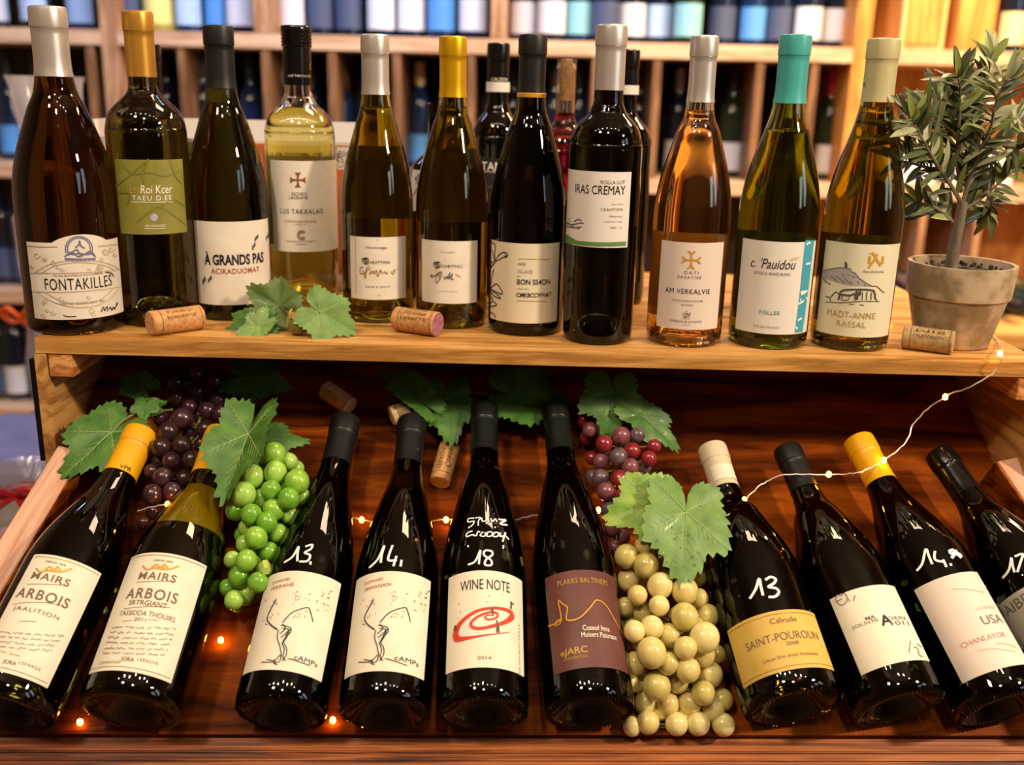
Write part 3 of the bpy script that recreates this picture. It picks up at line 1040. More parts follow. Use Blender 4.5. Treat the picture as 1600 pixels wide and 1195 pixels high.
def vine(b, T, ox):
    """the pruned vine drawn on the two sister labels"""
    U = lambda x, y: T(x + ox, y)
    b.pic = (INK, GREY_INK, FR)
    stroke_list(b, U, [[(305, 470), (265, 540), (235, 610), (255, 655), (310, 700)], [(350, 645), (420, 570), (530, 532), (555, 560), (575, 640)]], 1.5, INK)
    stroke_list(b, U, [[(335, 665), (400, 680), (410, 715), (355, 780), (378, 840), (375, 890), (345, 935)], [(345, 690), (395, 700), (335, 760)], [(320, 700), (310, 760), (330, 830), (340, 900)], [(400, 720), (365, 780), (345, 800), (362, 850), (350, 905), (372, 935)], [(350, 655), (370, 690), (330, 730)], [(330, 890), (290, 930), (230, 925)], [(340, 880), (325, 940), (280, 950), (310, 965)], [(190, 945), (260, 945), (300, 935)], [(385, 920), (420, 925), (550, 970)], [(410, 690), (370, 750)]], 1.4, INK)
    r = random.Random(9)
    for _ in range(46):
        if r.random() < 0.35:
            x, y = r.uniform(200, 330), r.uniform(450, 690)
        else:
            x, y = r.uniform(420, 740), r.uniform(400, 620)
            if y > 560 and x > 660:
                continue
        d = r.uniform(8, 22)
        a = r.uniform(0, 3)
        b.stroke([U(x, y), U(x + d * .6 * math.cos(a), y + d * .4 * math.sin(a) - 3), U(x + d * math.cos(a), y + d * math.sin(a))], 0.8, r.choice([GREY_INK, FR, GREY_INK]))
    for x, y in ((460, 460), (462, 590)):
        b.stroke([U(x + 16 * math.cos(q), y + 14 * math.sin(q)) for q in range(7)], 0.8, FR)


LAB_CR = mat('cream_label', 'e6dfcb', 0.55, noise=(40, 'ddd2b8', 0.3))
# L1
b = lay('L1', 'leftmost lying bottle in the tray, yellow capsule, MAIRS ARBOIS JAALITION label', (6, 1112, 221, 676, 148, 920, 52), BURGUNDY, G_DEEP, CAP_YELLOW, 0.19)
b.label([(46, 880), (166, 885), (74, 1067), (-42, 1052)], LAB_CR)
T = PX(0, 850, 4.706)
b.rule(0.975, 0.05, 0.4, GOLDT)
b.rule(0.03, 0.05, 0.4, GREY_INK)
b.text('DEPUIS 1858', *T(410, 140), 33, 3, GREY_INK)
b.pic = (GOLD_INK,)


def crown(b, T, cx, cy):
    stroke_list(b, T, [[(cx - 130, cy - 10), (cx - 100, cy + 18), (cx - 50, cy + 5), (cx, cy + 12), (cx + 60, cy + 15), (cx + 130, cy - 10)], [(cx - 70, cy + 5), (cx - 30, cy - 20), (cx, cy + 5), (cx + 25, cy - 22), (cx + 50, cy + 8)], [(cx - 40, cy + 8), (cx - 5, cy - 5), (cx + 30, cy + 8)]], 2.4, GOLD_INK)


crown(b, T, 400, 190)
b.text('MAIRS', *T(372, 250), 64, 12, BROWN_INK, bold=0.012, sp=1.15)
b.text('ARBOIS', *T(312, 380), 90, 17, BROWN_INK, bold=0.014, sp=1.15)
b.text('JAALITION', *T(262, 497), 78, 9, BROWN_INK, sp=1.2)
stroke_list(b, T, [[(205, 298), (300, 296), (400, 300), (490, 306)], [(100, 445), (220, 430), (350, 435), (465, 453)], [(140, 570), (200, 570), (270, 572)]], 0.8, GREY_INK)


def scribble(b, T, x0, x1, y, dy, seed):
    r = random.Random(seed)
    x = x0
    while x < x1:
        wl = r.uniform(35, 90)
        pts = []
        q = x
        while q < min(x + wl, x1):
            yy = y + dy * (q - x0) / (x1 - x0)
            pts.append((q, yy + r.uniform(-9, 9)))
            q += r.uniform(5, 10)
        if len(pts) > 2:
            b.stroke([T(*p) for p in pts], 0.8, GREY_INK, smooth=2)
        x += wl + 12


for k in range(5):
    scribble(b, T, 6 - 0 * k, 470 - k * 28 - (200 if k == 4 else 0), 648 + 36 * k, 30, k)
b.text('JORA', *T(70, 875), 22, 9, BROWN_INK, bold=0.01)
b.text('LEFANGE', *T(220, 895), 36, 5.5, GREY_INK, sp=1.3)
b.text('VPR', 196, 731, 18, 7, INK, on='capsule')
b.text('R', 224, 738, 6, 7, INK, on='capsule')
b.stroke([(190, 712), (197, 716), (203, 712), (209, 714)], 1.4, INK, on='capsule')
b.text('AUPRES  MAIRS', 150, 805, 60, 7, mat('embossed_glass_text', (0.02, 0.02, 0.008), 0.1, trans=1.0), on='glass')
b.done()

# L2
b = lay('L2', 'lying bottle with yellow-lit shoulder and MAIRS ARBOIS 2011 label, left of green grapes', (203, 1114, 347, 676, 148, 900, 50), BURGUNDY, G_GREENY, CAP_YELLOW, 0.19, wine=glass('olive_wine', (0.20, 0.17, 0.02), 1.34), fill=0.565)
GLOWY = mat('painted_yellow_glow', (0.82, 0.64, 0.008), 0.2, trans=0.3, ior=1.34)  # yellow fill paints the light seen through the bottle's empty shoulder
MB().lathe([(0, 0.567 * b.H)] + [(max(b.rad(z) - 0.0029, b.rn * 0.62), z) for z in [b.H * (0.567 + 0.012 * i) for i in range(16)]] + [(0, b.H * 0.748)], 40).build('shoulder_glow_fill', GLOWY, b.root)
b.label([(201, 880), (327, 880), (266, 1059), (140, 1060)], LAB_CR)
b.rule(0.975, 0.05, 0.4, GREY_INK)
b.rule(0.03, 0.05, 0.4, GREY_INK)
b.text('DEPUIS 1858', *T(1200, 125), 30, 3, GREY_INK)
b.pic = (GOLD_INK,)
crown(b, T, 1185, 172)
b.text('MAIRS', *T(1156, 237), 60, 12, BROWN_INK, bold=0.012, sp=1.15)
b.text('ARBOIS', *T(1112, 366), 84, 17, BROWN_INK, bold=0.014, sp=1.15)
b.text('SRTRGIANT', *T(1085, 434), 61, 8, BROWN_INK, bold=0.008)
b.text('TASSIODA THOUIRS', *T(1075, 512), 93, 8, BROWN_INK)
b.text('2011', *T(1032, 555), 19, 6, BROWN_INK)
stroke_list(b, T, [[(1010, 283), (1140, 276), (1270, 275)], [(915, 478), (1080, 462), (1250, 468)], [(905, 570), (970, 563)], [(1090, 558), (1165, 562)]], 0.8, GREY_INK)
for k in range(6):
    scribble(b, T, 830 - k * 14, 1290 - k * 14, 612 + 38 * k, 14, 20 + k)
b.text('JORA', *T(938, 852), 21, 9, BROWN_INK, bold=0.01)
b.text('DOMAINES', *T(805, 870), 30, 4.5, GREY_INK, sp=1.3)
b.text('LEBAUVE', *T(1085, 862), 33, 5, GREY_INK, sp=1.3)
b.done()

# L3 / L4
b = lay('L3', 'lying bottle with white 13. price and vine-drawn label, right of green grapes', (437, 1118, 541, 656, 136, 950, 46), FLUTE, G_BLACK, CAP_BLACK, 0.185)
b.label([(420, 905), (532, 908), (503, 1064), (377, 1060)], LAB_CR)
T = PX(370, 840, 4.848)
b.text('DOMAINES', *T(337, 328), 25, 4.2, RUST, rot=0.12)
b.text('FERRANE', *T(345, 368), 33, 5, RUST, rot=0.12)
vine(b, T, 0)
b.text('cAMPs', *T(525, 932), 37, 8, INK, rot=-0.06)
stroke_list(b, T, [[(360, 190), (425, 145), (470, 68), (462, 120), (460, 180)], [(520, 68), (572, 55), (560, 88), (515, 115), (556, 135), (535, 178), (475, 182)], [(560, 182), (556, 206)]], 3.4, WHITE_PAINT, on='glass')
b.done()
b = lay('L4', 'lying bottle with white 14. price and vine-drawn label, below the upright cork', (600, 1118, 644, 658, 135, 950, 45), FLUTE, G_DARKSHELL, CAP_BLACK, 0.185, wine=glass('dark_wine', (0.05, 0.045, 0.01), 1.34), fill=0.70)
b.label([(560, 906), (672, 908), (662, 1065), (537, 1062)], LAB_CR)
b.text('DOMAINES', *T(1037, 330), 27, 4.2, RUST, rot=0.1)
b.text('FERRASSAIN', *T(1065, 370), 40, 5, RUST, rot=0.1)
vine(b, T, 737)
b.text('cAMPs', *T(1290, 932), 37, 8, INK, rot=-0.06)
stroke_list(b, T, [[(1005, 230), (1070, 165), (1120, 60), (1100, 130), (1092, 192)], [(1182, 58), (1158, 120), (1150, 172), (1212, 172)], [(1210, 140), (1186, 218)], [(1248, 170), (1240, 220)]], 3.6, WHITE_PAINT, on='glass')
T2 = PX(330, 540, 1.824)
stroke_list(b, T2, [[(585, 285), (598, 280), (600, 292), (588, 296), (584, 288)], [(590, 278), (597, 300)]], 1.0, GREY_INK, on='capsule')
b.done()

# L5
b = lay('L5', 'lying black bottle with white painted 18 and WINE NOTE label with red spiral', (754, 1118, 757, 637, 137, 950, 43), FLUTE, G_BLACK, CAP_GREEN, 0.185)
b.label([(704, 905), (814, 905), (819, 1057), (695, 1057)], LAB_CR)
T = PX(680, 790, 4.269)
b.text('WINE NOTE', *T(335, 525), 80, 16, INK)
SPR = mat('vermilion_print', 'cf3a22', 0.55)
b.pic = (SPR, SHOE)
sp_pts = [(490, 846), (320, 868), (200, 888), (150, 890), (140, 850), (180, 775), (280, 705), (390, 685), (480, 700), (512, 735), (460, 780), (340, 815), (262, 818), (240, 785), (290, 740), (370, 712), (412, 722), (408, 748), (360, 762), (332, 750), (352, 732), (390, 735)]
wid = [1, 3, 6, 9, 8, 6, 5, 4.5, 5, 7, 6, 5, 5, 4, 4, 3.5, 3.5, 3, 3, 2.5, 2, 1.5]
sm = spline([(x, y, q) for (x, y), q in zip(sp_pts, wid)], 5)
for i in range(0, len(sm) - 1):
    b.stroke([T(sm[i][0], sm[i][1]), T(sm[i + 1][0], sm[i + 1][1])], sm[i][2] * 1.0, SPR, smooth=0)
stroke_list(b, T, [[(408, 850), (414, 800), (408, 765)], [(424, 850), (418, 800)], [(380, 690), (385, 730)], [(375, 685), (380, 720)], [(500, 690), (505, 650), (520, 660)], [(500, 640), (505, 665)], [(130, 835), (138, 800)], [(140, 840), (145, 805)]], 2.2, SHOE, smooth=0)
stroke_list(b, T, [[(160, 660), (166, 662)], [(170, 710), (175, 712)], [(150, 750), (155, 752)], [(355, 602), (361, 604)], [(342, 642), (347, 643)], [(445, 592), (450, 594)]], 1.4, GREY_INK, smooth=0)
b.text('2014', *T(327, 1015), 22, 5.6, GREY_INK)
b.text('MIS EN BOUTEILLE', *T(556, 960), 50, 2.6, GREY_INK, rot=PI / 2)
stroke_list(b, T, [[(220, 395), (268, 372), (302, 298), (296, 345), (292, 392)], [(378, 305), (335, 300), (325, 330), (372, 365), (372, 398), (332, 395), (340, 360), (380, 330), (378, 305)]], 3.2, WHITE_PAINT, on='glass')
stroke_list(b, T, [[(262, 85), (225, 88), (222, 110), (260, 105), (250, 130), (222, 150)], [(268, 85), (290, 80), (305, 85), (290, 100), (288, 135)], [(310, 82), (315, 105), (340, 100), (342, 82)], [(352, 85), (358, 108)], [(370, 85), (380, 108), (400, 90), (412, 110)], [(420, 92), (445, 95), (470, 98), (430, 122), (480, 130)],
                   [(250, 170), (215, 185), (212, 208), (250, 195), (268, 205)], [(275, 205), (285, 175), (300, 178)], [(320, 175), (300, 200), (330, 205), (335, 178)], [(350, 178), (345, 205), (375, 202), (378, 178), (350, 178)], [(395, 180), (385, 205), (415, 205), (420, 182), (395, 180)], [(435, 182), (430, 205), (462, 200), (465, 180), (448, 242)], [(470, 205), (490, 228)], [(398, 142), (400, 150)], [(455, 265), (450, 288)], [(220, 265), (222, 278)]], 2.2, WHITE_PAINT, on='glass')
b.done()

# L6
b = lay('L6', 'lying black bottle with brown label and gold mountain line, left of white grapes', (922, 1116, 867, 636, 134, 950, 43), FLUTE, G_BLACK, CAP_GREEN, 0.185)
LAB_BR = mat('plum_brown_label', '6b4038', 0.45, noise=(30, '5c332d', 0.4))
b.label([(853, 903), (958, 903), (982, 1056), (865, 1055)], LAB_BR)
b.pic = (GOLD_INK,)
b.text('PLAKRS BALTINERS', *T(990, 498), 82, 8, GOLDT, bold=0.008, sp=1.1)
b.stroke([T(*p) for p in [(758, 805), (800, 792), (840, 765), (842, 735), (825, 635), (850, 655), (884, 682), (876, 745), (890, 768), (960, 752), (1030, 685), (1075, 632), (1135, 668), (1190, 760), (1248, 858)]], 1.9, GOLD_INK)
stroke_list(b, T, [[(800, 800), (830, 795), (845, 760), (815, 770), (800, 798)]], 1.5, GOLD_INK)
b.text('Cuseol Inos', *T(1075, 815), 41, 8, WHITE_INK)
b.text('Moisers Patureon', *T(1100, 862), 54, 8, WHITE_INK)
b.text('eJARC', *T(925, 975), 42, 14, GOLDT, bold=0.02)
b.text('GEODGRATION', *T(935, 1014), 37, 4, GOLDT)
HATCH = mat('plum_hatch', '7d5048', 0.4)
for k in range(12):
    z = b.z0 + (b.z1 - b.z0) * (0.62 + 0.024 * k)
    b.stroke([(b.a0 + 0.15 + (b.a1 - b.a0 - 0.3) * i / 14, z + 0.0012 * (i % 2)) for i in range(15)], 0.0002, HATCH, smooth=0, px=False)
T2 = PX(660, 540, 1.824)
stroke_list(b, T2, [[(365, 250), (372, 235), (376, 250), (384, 232), (386, 250)], [(390, 248), (398, 232)]], 1.0, GREY_INK, on='capsule')
b.done()

# L7
b = lay('L7', 'stout lying bottle with yellow SAINT-POUROUN label and white painted 13', (1241, 1108, 1112, 700, 152, 985, 45), BURGUNDY, G_BLACK, CAP_OFF, 0.19)
LAB_YE = mat('yellow_label', 'd3b35c', 0.5, noise=(30, 'c9a548', 0.3))
b.label([(1136, 974), (1272, 968), (1310, 1064), (1157, 1065)], LAB_YE)
T = PX(1120, 880, 5.976)
b.rule(0.94, 0.03, 0.35, BROWN_INK)
b.rule(0.06, 0.03, 0.35, BROWN_INK)
b.text('Calvude', *T(622, 527), 42, 9, BROWN_INK)
b.text('SAINT-POUROUN', *T(625, 680), 128, 13, BROWN_INK)
b.text('2008', *T(705, 745), 20, 6, BROWN_INK)
b.text('Lieux fins sous hommes', *T(700, 855), 92, 5.5, BROWN_INK)
stroke_list(b, T, [[(310, 332), (365, 240), (395, 145), (412, 220), (432, 302)], [(452, 158), (500, 130), (548, 150), (530, 190), (480, 222), (550, 235), (578, 270), (545, 312), (482, 316)]], 4.2, WHITE_PAINT, on='glass')
b.patch('capsule_seal', -0.9, 0.9, b.H * 0.83, b.H * 0.895, LAB_CR, 0.0012)
b.done()

# L8
b = lay('L8', 'lying olive-black bottle with black capsule and plain cream label printed with a large A', (1406, 1108, 1229, 702, 142, 985, 44), BURGUNDY, G_DARKSHELL, CAP_BLACK, 0.19, wine=glass('olive_wine', (0.35, 0.30, 0.04), 1.34), fill=0.80)
b.label([(1293, 926), (1401, 927), (1458, 1045), (1341, 1045)], LAB_CR)
T = PX(1270, 830, 4.848)
b.text('A', *T(552, 673), 19, 17, INK, bold=0.02)
b.text('MA', *T(435, 655), 16, 6, GREY_INK, bold=0.01)
b.text('JOLN70', *T(395, 703), 44, 7, GREY_INK)
b.text('CHUMA', *T(640, 658), 28, 6, GREY_INK)
b.text('1011', *T(662, 695), 27, 7, GREY_INK)
stroke_list(b, T, [[(190, 480), (175, 520), (215, 560), (255, 540), (262, 500), (240, 470), (215, 490), (190, 480)], [(180, 535), (210, 520), (225, 515)], [(245, 475), (262, 500), (285, 535)], [(310, 530), (322, 485)], [(735, 830), (725, 920)], [(760, 880), (790, 890), (800, 940), (830, 950)], [(780, 855), (820, 880)]], 1.2, GREY_INK)
b.done()

# L9
b = lay('L9', 'lying black bottle with yellow capsule and white painted 14.50 price', (1566, 1110, 1340, 688, 142, 985, 48), BURGUNDY, G_BLACK, CAP_YELLOW, 0.19)
b.label([(1425, 911), (1530, 904), (1614, 1046), (1499, 1062)], LAB_PK)
b.text('USA', *T(1358, 665), 32, 14, GREY_INK)
b.text('LA MORGE', *T(1310, 578), 30, 5, FR)
b.text('CHANLAYOR', *T(1300, 810), 78, 9, mat('faded_red_ink', 'b98c80', 0.6))
stroke_list(b, T, [[(1255, 905), (1380, 890), (1530, 915)], [(1390, 850), (1470, 855), (1540, 885)], [(1060, 440), (1160, 440), (1290, 465)]], 1.2, FR)
stroke_list(b, T, [[(788, 300), (830, 245), (856, 135), (880, 190), (905, 250)], [(925, 150), (925, 215), (985, 232)], [(985, 215), (1012, 272)], [(1042, 245), (1046, 262)], [(1068, 140), (1035, 150), (1045, 172), (1075, 160), (1088, 150), (1050, 205)], [(1095, 190), (1105, 172), (1118, 185), (1105, 198)]], 4.0, WHITE_PAINT, on='glass')
b.stroke([(1347, 702), (1351, 694), (1353, 703), (1347, 702)], 2.0, INK, on='capsule', smooth=0)
b.stroke([(1345, 727), (1358, 722)], 1.2, RUST, on='capsule', smooth=0)
b.done()

# L10
b = lay('L10', 'dark lying bottle at right end of the tray with white painted 17', (1742, 1108, 1466, 708, 142, 985, 46), BURGUNDY, G_BLACK, CAP_BLACKG, 0.19)
b.label([(1556, 935), (1660, 905), (1700, 975), (1598, 1010)], mat('grey_label', 'b9b0a0', 0.55))
b.text('AIBEL', *T(1560, 540), 60, 20, GREY_INK)
stroke_list(b, T, [[(1440, 355), (1488, 290), (1505, 200), (1515, 260), (1530, 312)], [(1530, 192), (1590, 172), (1575, 230), (1550, 310)]], 4.0, WHITE_PAINT, on='glass')
b.done()
# ------------------------------------------------------------------ the display stand
OAK = wood('honey_oak', '9a6a30', 'c08a48', 'd6a561', (1.2, 16, 16), 0.42, 1.0)
OAK_Y = wood('honey_oak_crosswise', '8e6230', 'b58347', 'cf9f5e', (16, 1.2, 16), 0.45, 1.0)
PINE = wood('pine_batten', '9a5a2a', 'c98a4c', 'dca768', (14, 2.0, 30), 0.5, 0.8)
RAILW = wood('pale_pink_beech', 'b98468', 'cf9d80', 'dcb095', (20, 1.4, 20), 0.5, 1.0)
TRAYW = wood('red_brown_tray_wood', '3a1602', '6e3006', '92480a', (1.1, 9, 9), 0.5, 0.8, spec=0.06)
LEDGEW = wood('red_brown_ledge_wood', '351504', '7a3a0e', 'ad6224', (1.0, 26, 26), 0.5, 0.9)
BLACKE = mat('black_edge', '0d0d10', 0.35)
YE = 0.9409
XR = 0.518
XL = -0.466
stand_root = thing('wine_display_stand', 'honey wood display stand with flat top shelf and sloping tray of lying bottles', 'display stand', Matrix.Translation((0, YE, 0)))


def spart(name, mb, m, M=None, parent=None, **k):
    """part of the stand; M = own frame so the grain follows the board"""
    o = mb.build(name, m, None, **k)
    if M is not None:
        o.matrix_world = M
    o.parent = parent or stand_root
    o.matrix_parent_inverse = (parent or stand_root).matrix_world.inverted()
    return o


bpy.context.view_layer.update()
mb = MB()
edges = [0.0, 0.112, 0.226, 0.342, 0.46]
for a, b_ in zip(edges[:-1], edges[1:]):
    mb.box((XL, XR), (a + 0.0002, b_ - 0.0002), (-0.0158, 0), bev=0.0006)
spart('top_shelf', mb, OAK, Matrix.Translation((0, YE, SHELF_Z)), smooth=False)
# battens under the shelf
for x0, x1, nm in ((-0.4545, -0.4315, 'l'), (0.4955, 0.5175, 'r')):
    spart('batten', MB().box((x0, x1), (0.001, 0.36), (-0.0395, -0.0162), bev=0.0008), PINE, Matrix.Translation((0, YE, SHELF_Z)), smooth=False)
# upright side panels
spart('side_panel', MB().box((-0.468, -0.456), (0.0, 0.40), (-0.20, -0.0162), bev=0.0006), OAK_Y, Matrix.Translation((0, YE, SHELF_Z)), smooth=False)
spart('side_panel', MB().box((0.518, 0.530), (0.0, 0.40), (-0.20, -0.0162), bev=0.0006), OAK_Y, Matrix.Translation((0, YE, SHELF_Z)), smooth=False)
spart('black_edging', MB().box((-0.4735, -0.4683), (0.0005, 0.40), (-0.128, -0.0215), bev=0.0005), BLACKE, Matrix.Translation((0, YE, SHELF_Z)), smooth=False)
spart('cross_batten', MB().box((-0.43, 0.49), (0.128, 0.146), (-0.034, -0.0164), bev=0.0006), TRAYW, Matrix.Translation((0, YE, SHELF_Z)), smooth=False)
# sloping tray
TM = Matrix(((EX.x, ES.x, EN.x, BO.x), (EX.y, ES.y, EN.y, BO.y), (EX.z, ES.z, EN.z, BO.z), (0, 0, 0, 1)))
tb = MB()
q = [(-0.500, -0.0075), (0.603, -0.0075), (0.530, 0.262), (0.515, 0.47), (-0.455, 0.47), (-0.440, 0.250)]
tb.add([(x, y, z) for z in (-0.016, 0.0) for x, y in q], [(5, 4, 3, 2, 1, 0), (6, 7, 8, 9, 10, 11)] + [(i, (i + 1) % 6, 6 + (i + 1) % 6, 6 + i) for i in range(6)])
spart('tray_board', tb, TRAYW, TM, smooth=False)


def rail(x_hi, s_hi, x_lo, s_lo, w, h, inner):
    d = Vector((x_hi - x_lo, s_hi - s_lo, 0))
    a = math.atan2(-d.x, d.y)
    M = TM @ Matrix.Translation((x_lo, s_lo, 0)) @ Matrix.Rotation(a, 4, 'Z')
    x = (-w, 0.0) if inner > 0 else (0.0, w)
    o = spart('tray_rail', MB().box(x, (0, d.length), (0.0002, h), bev=0.0008), RAILW, M, smooth=False)
    q = (0.0002, 0.0022) if inner > 0 else (-0.0022, -0.0002)
    spart('rail_lining', MB().box(q, (0, d.length), (0.0002, h - 0.001)), TRAYW, M, smooth=False)


rail(-0.4130, 0.256, -0.4765, -0.03, 0.028, 0.045, 1)
rail(0.5030, 0.256, 0.5755, -0.03, 0.028, 0.045, -1)
led = MB()
led.box((-0.515, 0.62), (-0.0150, -0.0077), (-0.020, -0.0075), bev=0.0005)
led.box((-0.525, 0.63), (-0.0215, -0.0152), (-0.024, -0.0030), bev=0.0012)
led.box((-0.535, 0.64), (-0.0300, -0.0218), (-0.028, -0.0040), bev=0.0016)
led.box((-0.535, 0.64), (-0.0780, -0.0303), (-0.034, -0.0020), bev=0.0020)
spart('ledge', led, LEDGEW, TM, smooth=False)
spart('base_cabinet', MB().box((-0.50, 0.54), (-0.20, 0.46), (0.0, 0.615), bev=0.003), OAK_Y, Matrix.Translation((0, YE, 0)), smooth=False)
spart('back_panel', MB().box((-0.455, 0.517), (0.42, 0.436), (0.616, 0.983)), OAK_Y, Matrix.Translation((0, YE, 0)), smooth=False)

# ------------------------------------------------------------------ corks
CORKP = mat('pale_cork', 'cf9f66', 0.75, noise=(260, 'b07c46', 0.45), bump=0.25)
CORK_LIFT = mat('shade_lifted_cork', 'e3c596', 0.75, noise=(260, 'cba671', 0.45), bump=0.2)  # cork colour raised to look bright in the shade under the shelf
CORKG = mat('grey_cork', 'b79a6c', 0.75, noise=(260, '96794d', 0.45), bump=0.25)
STAIN = mat('wine_stained_cork', '8c4560', 0.75, noise=(380, 'b07a8c', 0.5))
CINK = mat('cork_print', '4a3020', 0.7)


def cork(label, p0, p1, dia_px, support, m, words, stain=None, roll=0.0, vert=False):
    """p0, p1 = pixel ends of the cork axis"""
    for r in [0.011] * 4:
        if support == 'shelf':
            A, B = on_z(p0[0], p0[1], SHELF_Z + r), on_z(p1[0], p1[1], SHELF_Z + r)
            up = Vector((0, 0, 1))
        else:
            A, B = on_board(p0[0], p0[1], r + support), on_board(p1[0], p1[1], r + support)
            up = EN
        r = dia_px / 2 * ((A + B) / 2 - CAM).dot(_f) / FPX
    base = A
    ax = B - A
    if support == 'shelf':
        A.z = B.z = SHELF_Z + r + 0.0003
    M = frame(A, B - A, (up - (B - A).normalized() * up.dot((B - A).normalized())) + Vector((0, -0.75, 0)))
    L = (B - A).length
    o = thing('wine_cork', label, 'cork', M, 'loose wine corks')
    e = 0.0009
    MB().lathe([(0, 0), (r - e, 0), (r, e), (r, L - e), (r - e, L), (0, L)], 28).build('cork_body', m, o, angle=30)
    if stain is not None:
        z = L + 0.0002 if stain else -0.0002
        MB().lathe([(0, z), (r - e, z)] if not stain else [(r - e, z), (0, z)], 24).build('stained_end', STAIN, o)
    mb = MB()
    for s, zc, ac, wd, hh in words:      # lettering runs along the cork
        vs, fs, w_, h_ = text_mesh(s)
        mb.add([Vector(((r + 0.00025) * math.sin(ac + v.y * hh / h_ / r), -(r + 0.00025) * math.cos(ac + v.y * hh / h_ / r), L * zc + v.x * wd / w_)) for v in vs], fs)
    for z in (0.16, 0.93):
        mb.lathe([(r + 0.0002, L * z), (r + 0.0002, L * z + 0.0005)], 28)
    mb.build('cork_print', CINK, o)
    return o


W3 = lambda a, b_, c_: [(a, 0.54, 0.55, 0.030, 0.0032), (b_, 0.54, 0.05, 0.027, 0.0036), (c_, 0.54, -0.45, 0.024, 0.0034)]
cork('pale printed cork lying on shelf in front of the gold-capsuled bottle', (234, 508), (314, 497), 38, 'shelf', CORKP, W3('BORDEAUX', 'EL CHATEAU DU', 'D I J O N'))
cork('cork with purple wine-stained end lying on the shelf below the yellow-gold capsuled bottle', (620, 500), (684, 509), 38, 'shelf', CORKP, W3('FAMILLE', 'CUVEE MONTPER', 'DOMAINE'), stain=True)
cork('greyish cork lying against the terracotta pot of the olive tree', (1411, 527), (1490, 537), 37, 'shelf', CORKG, W3('LANGUEDOC', 'MIS', 'CHATEAU'))
cork('cork lying alone at back of the tray, above the bottle priced 13. with vine label', (508, 608), (548, 635), 30, 0.0006, CORK_LIFT, [('CUVEE', 0.4, 0.3, 0.018, 0.006)])
cork('cork resting under a leaf just above the capsule of the bottle priced 14.', (611, 650), (662, 632), 31, 0.0155, CORK_LIFT, [('BORDEAUX', 0.5, -0.4, 0.03, 0.004), ('8', 0.55, 0.5, 0.004, 0.008)])
cork('upright cork on tray board between the necks of the 14. bottle and WINE NOTE bottle', (687, 754), (703, 697), 33, 0.0006, CORKP, [('Cuvee', 0.55, 0.4, 0.022, 0.006), ('TERROIR', 0.5, -0.4, 0.028, 0.004)])

# ------------------------------------------------------------------ vine leaves and grapes
def leafmat(name, c1, c2, rough=0.5):
    return mat(name, c1, rough, noise=(70, c2, 0.15), coat=0.03, bump=0.35)


LEAF_D = leafmat('deep_green_leaf', '417530', '2e5a22')
LEAF_M = leafmat('mid_green_leaf', '55812f', '2f5a20')
LEAF_L = leafmat('fresh_green_leaf', '93b045', '5c8c30')
LEAF_S = leafmat('sage_green_leaf', '7a9a52', '4f7a34')
LEAF_O = leafmat('olive_green_leaf', '586b24', '42601f')
VEIN = mat('leaf_vein', '93ad62', 0.5)
VEIN_D = mat('dark_leaf_vein', '4f7a38', 0.5)
STEMM = mat('green_stem', '6b7a35', 0.5)
STEMB = mat('brown_stem', '5b4630', 0.6)


